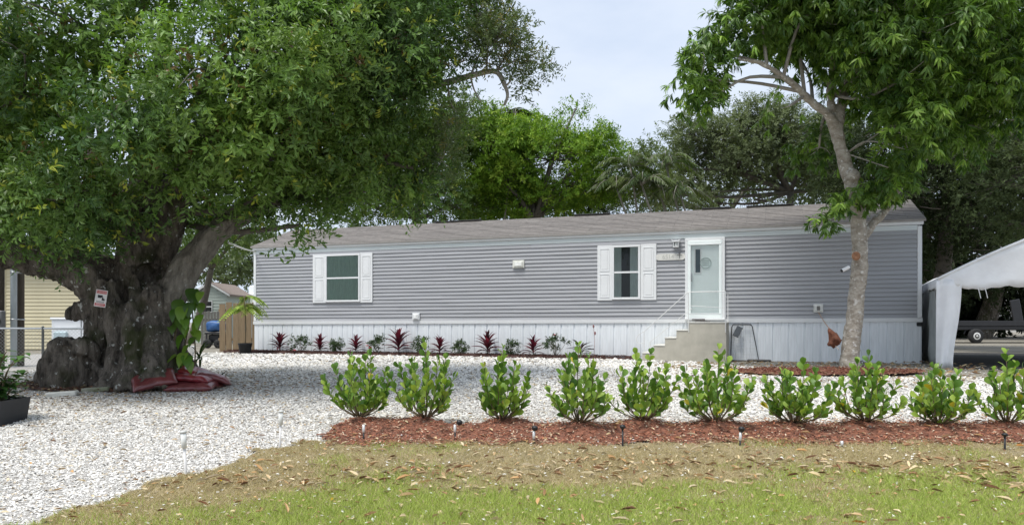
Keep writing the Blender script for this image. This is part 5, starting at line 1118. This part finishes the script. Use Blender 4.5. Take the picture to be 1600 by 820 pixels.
# chain-link fence
FD = 15.2; fx0, fx1 = P(-90, 513, FD)[0], P(150, 513, FD)[0]; fz = P(0, 513, FD)[2]
cf_ = empty('chain_link_fence', (fx0, FD, 0), 0, 'low chain-link fence with thin grey top rail behind the planter', 'fence'); fl_ = fx1 - fx0
MB().tube([[0, 0, fz], [fl_, 0, fz]], .02, 8).obj('top_rail', M_metal, cf_)
for px in (-60, 67, 140): xx_ = P(px, 513, FD)[0] - fx0; MB().lathe((xx_, 0, 0), [(.025, -.1), (.025, fz + .02), (.03, fz + .03), (.0, fz + .06)], 10).obj('post', mat('fence_post%d' % px, (.16, .17, .17), .5, metal=.4), cf_, True)
b = MB(); stp = .075
for k in range(int((fl_ + fz) / stp)):
    for s in (1, -1):
        a0 = k * stp - (fz if s > 0 else 0); x0_, x1_ = a0, a0 + s * fz; z0_, z1_ = .03, fz
        if s < 0: x0_, x1_ = k * stp, k * stp - fz
        lo, hi = 0, fl_; t0 = 0; t1 = 1
        d_ = x1_ - x0_
        for lim, sg_ in ((lo, 1), (hi, -1)):
            if d_ != 0:
                tt = (lim - x0_) / d_
                if (d_ > 0) == (sg_ > 0): t0 = max(t0, tt)
                else: t1 = min(t1, tt)
        if t1 > t0: b.tube([[x0_ + d_ * t0, .002 * s, z0_ + (z1_ - z0_) * t0], [x0_ + d_ * t1, .002 * s, z0_ + (z1_ - z0_) * t1]], .0022, 3, False)
b.obj('wire_mesh', M_metal, cf_)['kind'] = 'stuff'
# poles by the fence
def pole(px, D, r, h, m, lb, name, box=None):
    g = P(px, 500, D); root = empty(name, (g[0], D, 0), 0, lb, 'pole'); MB().lathe((0, 0, 0), [(r, -.1), (r, h * .5), (r * .92, h)], 14).obj('shaft', m, root, True)
    if box: MB().bbox(*box, .02).obj('meter_box', mat('meter_grey', (.12, .12, .12), .5), root); MB().lathe((0, 0, 0), [(.075, 0), (.08, .03), (.05, .07)], 16, Matrix.Translation((.09, -.2, .98)) @ Matrix.Rotation(math.pi / 2, 4, 'X')).obj('meter_dial', M_black, root, True)
    else:
        for zz_ in (1.0, 2.0): MB().lathe((0, 0, zz_), [(r * 1.12, 0), (r * 1.12, .03)], 14).obj('strap', M_metal, root, True)
pole(21.5, 15.7, .062, 5.5, mat('grey_conduit', (.40, .45, .48), .5, var=.08), 'pale grey metal conduit pole in front of the yellow house', 'conduit_pole')
pole(32, 15.95, .075, 6.0, mat('pole_wood', (.085, .07, .055), .9, var=.3, scale=5, stretch=(6, 6, .5), bump=.4), 'dark wooden pole just right of the grey conduit', 'utility_pole')
pole(-1, 15.6, .095, 6.0, mat('pole_wood_dark', (.06, .05, .04), .9, var=.3, scale=5, stretch=(6, 6, .5), bump=.4), 'dark pole with an electric meter at the left edge', 'utility_pole', ((-.02, -.2, .8), (.2, -.08, 1.2)))
# wooden fence by the house corner
WD = 24.3; wx0 = P(343, 548, WD)[0]
wf = empty('board_fence', (wx0, WD, 0), HANG * .15, 'tan wooden privacy fence section left of the grey house', 'fence'); bw = .212
for k in range(6):
    h_ = 1.60 + (.03 if k % 2 else 0) - (.03 if k == 0 else 0); o = MB().bbox((0, 0, 0), (bw - .012 - (.008 if k == 1 else 0), .022, h_), .003).obj('board', M_wood, wf, False, (k * bw + (.02 if k > 1 else 0), .005 * (k % 2), -.02)); o.rotation_euler = (0, .006 * ((k * 7) % 3 - 1), 0)
for z_ in (.35, 1.3): MB().box((-.05, .03, z_), (6 * bw, .07, z_ + .09)).obj('fence_rail', M_wood, wf)
# shed
SD = 34.0
def S3(px, py): return P(px, py, SD)
sx0, sx1, sxm = S3(303, 460)[0], S3(355, 460)[0], S3(328, 443)[0]; sze, sza = S3(300, 459)[2], S3(328, 444)[2]
shd = empty('garden_shed', (sx0, SD, 0), 0, 'small grey-green gabled shed behind the blue tarp and wooden fence', 'shed'); wsh = sx1 - sx0
MB().prism([(0, 0), (wsh, 0), (wsh, sze), (sxm - sx0, sza), (0, sze)], .02, 3).obj('wall', M_shed, shd)
for k in range(int(sza / .14)):
    z0_, z1_ = k * .14, k * .14 + .136
    a0 = 0; a1 = wsh
    if z1_ > sze: t_ = (z1_ - sze) / (sza - sze); a0 = (sxm - sx0) * t_; a1 = wsh - (wsh - (sxm - sx0)) * t_
    if a1 - a0 > .2: b = MB(); b.add([[x, y, z] for x in (a0, a1) for y, z in ((.02, z0_), (-.02, z0_), (.0, z1_), (.02, z1_))], [np.array([[0, 1, 5, 4], [1, 2, 6, 5], [2, 3, 7, 6], [3, 0, 4, 7], [3, 2, 1, 0], [4, 5, 6, 7]])]); b.obj('siding_board', M_shed, shd)
b = MB(); e_ = .16
b.add([[x, y, z] for y in (-.12, 3.1) for x, z in ((-e_, sze - .1), (sxm - sx0, sza + .03), (wsh + e_, sze - .1), (wsh + e_, sze - .02), (sxm - sx0, sza + .11), (-e_, sze - .02))], [np.array([[0, 1, 4, 5], [1, 2, 3, 4], [6, 11, 10, 7], [7, 10, 9, 8], [0, 6, 7, 1], [1, 7, 8, 2], [5, 4, 10, 11], [4, 3, 9, 10], [0, 5, 11, 6], [2, 8, 9, 3]])]); b.obj('roof', mat('shed_roof', (.24, .19, .16), .9, var=.15, scale=8), shd)
b = MB(); b.prism([(-e_, sze - .12), (sxm - sx0, sza + .0), (wsh + e_, sze - .12), (wsh + e_, sze - .04), (sxm - sx0, sza + .085), (-e_, sze - .04)], -.15, -.122); b.obj('fascia', M_white, shd)
w0, w1 = S3(319.5, 470), S3(332.5, 488)
MB().bbox((w0[0] - sx0, -.05, w1[2]), (w1[0] - sx0, -.02, w0[2]), .01).obj('window', M_white, shd); zm = (w0[2] + w1[2]) / 2
for z0_, z1_ in ((w1[2] + .04, zm - .03), (zm + .03, w0[2] - .03)): MB().box((w0[0] - sx0 + .04, -.055, z0_), (w1[0] - sx0 - .04, -.0505, z1_)).obj('pane', M_dark, shd)
# low white building
LD = 40.0; l0, l1 = P(344, 470, LD), P(420, 470, LD)
wb = empty('white_outbuilding', (l0[0], LD, 0), 0, 'low flat-roofed white building between the shed and the grey house', 'building')
MB().box((.4, .05, 0), (l1[0] - l0[0], 4, 1.95)).obj('wall', mat('pale_grey_wall', (.55, .58, .60), .7), wb); MB().bbox((-.1, -.3, 1.95), (l1[0] - l0[0], 4.2, 2.5), .03).obj('roof', mat('white_roof', (.80, .81, .80), .6), wb)
MB().bbox((P(383, 450, LD)[0] - l0[0], .6, 2.5), (P(394, 450, LD)[0] - l0[0], 1.2, 2.95), .04).obj('roof_vent', M_white, wb)
# dark slat fence behind the cart
gf = empty('slat_fence', (P(314, 500, 31)[0], 31, 0), 0, 'weathered grey picket fence below the shed window', 'fence')
for k in range(8): MB().bbox((k * .13, 0, 0), (k * .13 + .11, .02, 1.38 + .02 * (k % 3)), .004).obj('picket', mat('grey_picket%d' % k, (.16, .155, .14), .9, var=.2), gf)
MB().box((0, .022, 1.0), (1.04, .06, 1.1)).obj('rail', M_twig, gf)
# cart with a blue tarp
CD = 27.0; c0 = P(319, 543, CD); cart = empty('utility_cart', (c0[0], CD, 0), 0, 'dark wheeled cart standing left of the wooden fence', 'cart'); cl_ = 28 * CD / FPX
MB().bbox((0, 0, .52), (cl_, .6, .6), .02).obj('deck', M_blackmetal, cart)
for x_ in (.05, cl_ - .1):
    for y_ in (.03, .55): MB().box((x_, y_, .1), (x_ + .04, y_ + .04, .52)).obj('leg', M_blackmetal, cart)
for x_ in (.12, cl_ - .14):
    w_ = MB().lathe((0, 0, 0), [(.08, 0), (.15, 0), (.17, .03), (.15, .07), (.08, .07)], 18, Matrix.Translation((x_, .03, .17)) @ Matrix.Rotation(math.pi / 2, 4, 'X')).obj('wheel', M_tyre, cart, True); MB().lathe((0, 0, 0), [(.08, .01), (.08, .03), (.03, .06)], 12, Matrix.Translation((x_, .02, .17)) @ Matrix.Rotation(math.pi / 2, 4, 'X')).obj('rim', M_chrome, w_)
MB().bbox((.1, .12, .2), (cl_ - .15, .5, .5), .03).obj('engine', M_black, cart)
bm = bmesh.new(); bmesh.ops.create_uvsphere(bm, u_segments=28, v_segments=14, radius=1)
for v_ in bm.verts: v_.co = Vector((math.copysign(abs(v_.co.x) ** .6, v_.co.x) * cl_ * .5, math.copysign(abs(v_.co.y) ** .6, v_.co.y) * .32, math.copysign(abs(v_.co.z) ** .7, v_.co.z) * .2))
b = MB(); b.bm(bm); vv = b.v[0]; b.v[0] = vv + (fbm(vv * 5, 7, 3)[:, None] - .5) * .14 * nrm(vv)
tag(b.obj('blue_tarp', M_blue, None, True, (c0[0] + cl_ / 2, CD + .3, .79)), 'crumpled blue tarp bundle on top of the dark cart', 'tarp')
g = GP(294, 560); bk_ = empty('white_bucket', (g[0], g[1], 0), 0, 'small white bucket on the ground behind the vine', 'bucket'); MB().lathe((0, 0, 0), [(.12, 0), (.16, .30), (.165, .30), (.165, .33), (.15, .33), (.11, .02)], 16).obj('pail', M_white, bk_, True); MB().tube([[-.16, 0, .3], [-.1, -.1, .2], [0, -.16, .14], [.1, -.1, .2], [.16, 0, .3]], .005, 5).obj('handle', M_metal, bk_)
# service cable from the house corner into the tree
a = H(0.0, .0, ZF0 + .10); e = T(356, 379, 1.5)
tag(MB().tube(smooth_path([a, (a + e) / 2 + [0, 0, -.02], e], 12), .02, 6).obj('service_cable', mat('white_cable', (.6, .6, .55), .6), None), 'thin white service line from the house corner into the old tree', 'cable')

# ------------------------------------------------------------------ right side
# canopy tent
TA = math.atan2(-.40, .917); t0_ = np.array([8.98, 15.6])
tent = empty('canopy_tent', (t0_[0], t0_[1], 0), TA, 'white fabric carport tent with peaked roof at the right edge', 'tent')
TL, TW_, EV, RG = 6.2, 4.7, 1.86, 2.93
def prof_t(x):
    t_ = min(x, TW_ - x) / (TW_ / 2); return EV + (RG - EV) * (1.25 * t_ - .25 * t_ * t_)
nx_, ny_ = 41, 31; v = []
for j in range(ny_):
    y = TL * j / (ny_ - 1); sag = .05 * abs(math.sin(math.pi * y / 2.07))
    for i in range(nx_):
        x = TW_ * i / (nx_ - 1); k_ = min(i, nx_ - 1 - i) / 20; v.append([x, y, prof_t(x) - sag * math.sin(math.pi * min(1, k_ + .0)) - .012 * math.sin(i * 1.9 + j * .7) * (1 - k_)])
f = [[j * nx_ + i, j * nx_ + i + 1, (j + 1) * nx_ + i + 1, (j + 1) * nx_ + i] for j in range(ny_ - 1) for i in range(nx_ - 1)]
rf = link('roof_cover', mesh_np('roof_cover', v, [np.array(f)], smooth=True), M_tarp, tent); sm = rf.modifiers.new('s', 'SOLIDIFY'); sm.thickness = .012
for side in (0, 1):    # side valances and grey side walls
    x = -.012 if side == 0 else TW_ + .012; v = []; n_ = 61
    for z_k in range(4):
        for j in range(n_):
            y = TL * j / (n_ - 1); v.append([x + (-1 if side == 0 else 1) * .02 * z_k / 3 * math.sin(j * 1.1), y, prof_t(0) + .01 - .05 * abs(math.sin(math.pi * y / 2.07)) * 0 - (.20 + .02 * math.sin(j * .9)) * z_k / 3])
    f = [[k * n_ + j, k * n_ + j + 1, (k + 1) * n_ + j + 1, (k + 1) * n_ + j] for k in range(3) for j in range(n_ - 1)]
    o = link('valance', mesh_np('valance', v, [np.array(f)], smooth=True), M_tarp, tent); o.modifiers.new('s', 'SOLIDIFY').thickness = .006
    x = .02 if side == 0 else TW_ - .02; v = []
    for z_k in range(12):
        for j in range(n_): v.append([x + .035 * math.sin(j * .55 + z_k * .5) * math.sin(z_k * .8 + j * .21), .25 + (TL - .25) * j / (n_ - 1), .02 + (EV - .06) * z_k / 11])
    f = [[k * n_ + j, k * n_ + j + 1, (k + 1) * n_ + j + 1, (k + 1) * n_ + j] for k in range(11) for j in range(n_ - 1)]
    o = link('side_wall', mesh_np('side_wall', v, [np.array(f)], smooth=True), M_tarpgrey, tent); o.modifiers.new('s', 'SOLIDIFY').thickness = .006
n_ = 60; v = []
for i in range(n_):   # front gable panel with a hem
    x = TW_ * i / (n_ - 1); zt_ = prof_t(x) + .005; zb_ = 1.66 + .03 * math.sin(i * .5) + .015 * math.sin(i * 1.7)
    for k in range(6): v.append([x, -.02 - .035 * math.sin(k / 5 * math.pi) * math.sin(i * .35), zt_ + (zb_ - zt_) * k / 5])
f = [[i * 6 + k, i * 6 + k + 1, i * 6 + 7 + k, i * 6 + 6 + k] for i in range(n_ - 1) for k in range(5)]
o = link('gable_panel', mesh_np('gable_panel', v, [np.array(f)], smooth=True), M_tarp, tent); o.modifiers.new('s', 'SOLIDIFY').thickness = .006
b = MB(); b.tube([[x, -.03, prof_t(x) + .0] for x in np.linspace(0, TW_, 20)], .03, 8); b.obj('gable_hem', M_tarp, tent, True)
def curtain(x0, dirx, nm):
    v = []; n_ = 22; m_ = 14
    for k in range(m_):
        t_ = k / (m_ - 1); wd_ = .14 * (1 - t_) ** 1.5 + .33 + .03 * math.sin(t_ * 5)
        for i in range(n_): s = i / (n_ - 1); v.append([x0 + dirx * s * wd_, -.04 + .05 * math.sin(s * 9 + t_ * 2) * (.4 + .6 * t_), EV - .02 - (EV - .02) * t_])
    f = [[k * n_ + i, k * n_ + i + 1, (k + 1) * n_ + i + 1, (k + 1) * n_ + i] for k in range(m_ - 1) for i in range(n_ - 1)]
    o = link(nm, mesh_np(nm, v, [np.array(f)], smooth=True), M_tarp, tent); o.modifiers.new('s', 'SOLIDIFY').thickness = .006
curtain(-.03, 1, 'door_curtain'); curtain(TW_ + .03, -1, 'door_curtain')
for y in (.02, TL / 3, 2 * TL / 3, TL - .02):
    for x in (.05, TW_ - .05): MB().lathe((x, y, 0), [(.02, 0), (.02, EV)], 8).obj('leg', M_metal, tent, True)
    MB().tube([[x, y, prof_t(x) - .07] for x in np.linspace(.05, TW_ - .05, 11)], .018, 6).obj('rib', M_metal, tent, True)
for dx in (.72, .84): MB().tube([[dx, -.06, 1.68], [dx + .03, -.07, 1.55], [dx + .05, -.06, 1.45]], .008, 5).obj('tie_strap', M_white, tent)
# near-black ground sheet standing in for the deep shade under the tent
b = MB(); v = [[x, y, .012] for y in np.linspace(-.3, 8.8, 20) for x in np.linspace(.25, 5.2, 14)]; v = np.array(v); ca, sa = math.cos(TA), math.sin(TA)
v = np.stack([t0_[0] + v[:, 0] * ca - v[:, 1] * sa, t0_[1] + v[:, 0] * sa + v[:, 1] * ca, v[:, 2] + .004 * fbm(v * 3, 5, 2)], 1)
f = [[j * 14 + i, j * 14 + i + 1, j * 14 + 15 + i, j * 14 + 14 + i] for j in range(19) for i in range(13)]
tag(link('tent_shade_sheet', mesh_np('tent_shade_sheet', v, [np.array(f)]), mat('painted_tent_shade', (.03, .03, .03), .95, var=.3, scale=4)), kind='structure')
# trailer parked behind
RD = 33.5; q = P(1485, 535, RD); tl_ = empty('flatbed_trailer', (q[0], RD, 0), 0, 'black flatbed trailer with white-rimmed wheel seen through the tent', 'trailer'); tlen = 5.2
MB().bbox((0, 0, .60), (tlen, 1.9, .78), .02).obj('deck', M_black, tl_); MB().bbox((0, -.02, .78), (tlen, .03, 1.02), .01).obj('side_rail', M_blackmetal, tl_); MB().bbox((-1.2, .85, .5), (0, 1.05, .62), .02).obj('drawbar', M_blackmetal, tl_)
for cx in (P(1522, 0, RD)[0] - q[0], P(1522, 0, RD)[0] - q[0] + 2.6):
    w_ = MB().lathe((0, 0, 0), [(.2, 0), (.29, 0), (.33, .04), (.33, .16), (.29, .2), (.2, .2)], 26, Matrix.Translation((cx, -.02, .33)) @ Matrix.Rotation(math.pi / 2, 4, 'X')).obj('wheel', M_tyre, tl_, True)
    MB().lathe((0, 0, 0), [(.2, .1), (.21, .15), (.15, .19), (.05, .17), (.04, .22)], 20, Matrix.Translation((cx, -.04, .33)) @ Matrix.Rotation(math.pi / 2, 4, 'X')).obj('rim', mat('white_rim', (.7, .7, .68), .4) if 'white_rim' not in MATS else MATS['white_rim'], w_, True)
    MB().tube([[cx + .42 * math.cos(a), .06, .36 + .42 * math.sin(a)] for a in np.linspace(.15, math.pi - .15, 12)], .03, 5).obj('mudguard', M_blackmetal, tl_)
MB().bbox((0, 0, 0), (.45, .06, 1.2), .02).obj('ramp', M_blackmetal, tl_, False, (P(1582, 0, RD)[0] - q[0] + .1, 0, .75)).rotation_euler = (0, -.18, 0)
# white house across the way
ND = 70.0; n0 = P(1560, 470, ND); nh = empty('far_white_house', (n0[0], ND, 0), 0, 'pale far-off house glimpsed through the back of the tent', 'house')
MB().box((0, 0, 0), (14, 7, 2.7)).obj('wall', mat('pale_stucco', (.62, .60, .56), .8), nh); MB().prism([(-.6, 2.7), (14.6, 2.7), (12.5, 4.6), (1.5, 4.6)], -.5, 7.5).obj('roof', mat('pale_roof', (.62, .62, .62), .8), nh)
for x_ in (1.2, 4.6, 9.5): MB().bbox((x_, -.06, 1.0), (x_ + 1.5, -.01, 2.2), .01).obj('window', M_dark, nh)
MB().bbox((7, -.06, 0), (8, -.01, 2.1), .01).obj('door', mat('red_brown_door', (.25, .12, .09), .6), nh)
cx0 = P(1528, 480, 52.0); car = empty('parked_car', (cx0[0], 52, 0), 0, 'pale parked car half seen through the tent beyond the trailer', 'car')
bd = MB().prism([(0, .35), (0, .8), (.25, .95), (.9, 1.0), (1.5, 1.45), (2.9, 1.47), (3.6, 1.0), (4.4, .9), (4.5, .6), (4.5, .35)], 0, 1.75).obj('body', M_carp, car); q_ = bd.modifiers.new('b', 'BEVEL'); q_.width = .05; q_.segments = 2; q_.limit_method = 'ANGLE'
MB().prism([(1.15, 1.02), (1.58, 1.38), (2.2, 1.39), (2.2, 1.02)], -.012, -.002).obj('window', M_dark, car); MB().prism([(2.27, 1.02), (2.27, 1.39), (2.82, 1.39), (3.3, 1.02)], -.012, -.002).obj('window', M_dark, car)
for cx in (.85, 3.6): MB().lathe((0, 0, 0), [(.0, 0), (.3, 0), (.33, .04), (.33, .2)], 20, Matrix.Translation((cx, .15, .33)) @ Matrix.Rotation(math.pi / 2, 4, 'X')).obj('wheel', M_tyre, car, True)

# wire panel leaning on the skirting
def W3(px, py, out): u, z = WALL(px, py, out); return H(u, out, z)
pn = empty('wire_panel', H(WALL(1158, 566, .4)[0], .4, 0), HANG, 'black-framed wire panel leaning on the skirting right of the steps', 'wire panel'); ho = np.array(H(WALL(1158, 566, .4)[0], .4, 0))
pw_, ph_, ln_ = .40, .88, .3
def PN(x, z): return [x * (1 - .12 * z / ph_) + (.03 if x > 0 else 0), ln_ * z / ph_ + .02, z + .02]
b = MB(); b.tube([PN(-pw_ * .62, 0), PN(-pw_ * .66, ph_ * .92), PN(-pw_ * .58, ph_), PN(pw_ * .5, ph_), PN(pw_ * .62, ph_ * .95), PN(pw_ * .95, 0), PN(-pw_ * .62, 0)], .014, 6); b.obj('frame', M_blackmetal, pn)
b = MB()
for k in range(1, 6): b.tube([PN(-pw_ * .6, ph_ * k / 6), PN(pw_ * .75, ph_ * k / 6)], .0025, 4)
for k in range(1, 5): b.tube([PN(-pw_ * .6 + k * pw_ * .28, 0.02), PN(-pw_ * .6 + k * pw_ * .26, ph_)], .0025, 4)
b.obj('wires', M_metal, pn)['kind'] = 'stuff'
o = MB().bbox((-.075, -.01, -.14), (.075, .01, .14), .01).obj('tag_card', mat('dark_card', (.07, .08, .09), .6), pn, False, PN(-.10, ph_ * .8)); o.rotation_euler = (-.3, .45, 0)
tag(MB().bbox((-.28, -.07, 0), (.28, .07, .06), .025).obj('black_mat', M_black, None, False, H(WALL(1186, 566, .35)[0], .35, -.005)), 'rolled black strip on the ground beside the wire panel', 'mat').rotation_euler = (0, 0, HANG - .1)
# cord from the outlet to the brown bundle by the mango trunk
a = W3(1279, 488, .12); e = Q(1301, 519, -.05); ee = Q(1311, 546, -.2)
tag(MB().tube(smooth_path([a, (a + e) / 2 + [0, 0, -.03], e], 14), .009, 6).obj('extension_cord', mat('tan_cord', (.42, .25, .14), .6), None), 'tan cord running from the wall outlet down to the mango trunk', 'cord')
bn = empty('hanging_bundle', Q(1302, 530, -.05), 0, 'brown dried husk bundle hanging beside the mango trunk', 'bundle'); b = MB(); rg = np.random.default_rng(4)
bm = bmesh.new(); bmesh.ops.create_icosphere(bm, subdivisions=3, radius=1)
for v_ in bm.verts: v_.co = Vector((v_.co.x * .11, v_.co.y * .09, v_.co.z * .15 - .35 * v_.co.x * (v_.co.z > 0) * .3))
b.bm(bm); vv = b.v[0]; b.v[0] = vv + nrm(vv) * ((fbm(vv * 11, 3, 3)[:, None] - .5) * .22); b.obj('husk', mat('brown_husk', (.15, .055, .028), .8, var=.45, scale=14, bump=.5, bscale=30), bn, True)
MB().tube([np.array([.02, -.03, -.12]), ee - Q(1302, 530, -.05)], .008, 5).obj('string', mat('pale_string', (.45, .38, .3), .8), bn)
# security camera on the mango trunk
sc0 = Q(1327, 420, -.1); cm_ = empty('security_camera', sc0, 0, 'small white and black security camera on the mango trunk', 'camera')
MB().tube([[.02, .0, 0], [-.05, -.03, -.01], [-.07, -.04, .0]], .012, 6).obj('bracket', M_black, cm_)
Mc = Matrix.Translation((-.1, -.05, -.005)) @ Matrix.Rotation(-.45, 4, 'Y') @ Matrix.Rotation(math.radians(90), 4, 'Y')
MB().lathe((0, 0, -.08), [(.03, 0), (.036, .01), (.036, .15), (.03, .17)], 14, Mc).obj('housing', M_white, cm_, True); MB().lathe((0, 0, -.1), [(.03, 0), (.034, .022)], 14, Mc).obj('lens_hood', M_black, cm_, True)
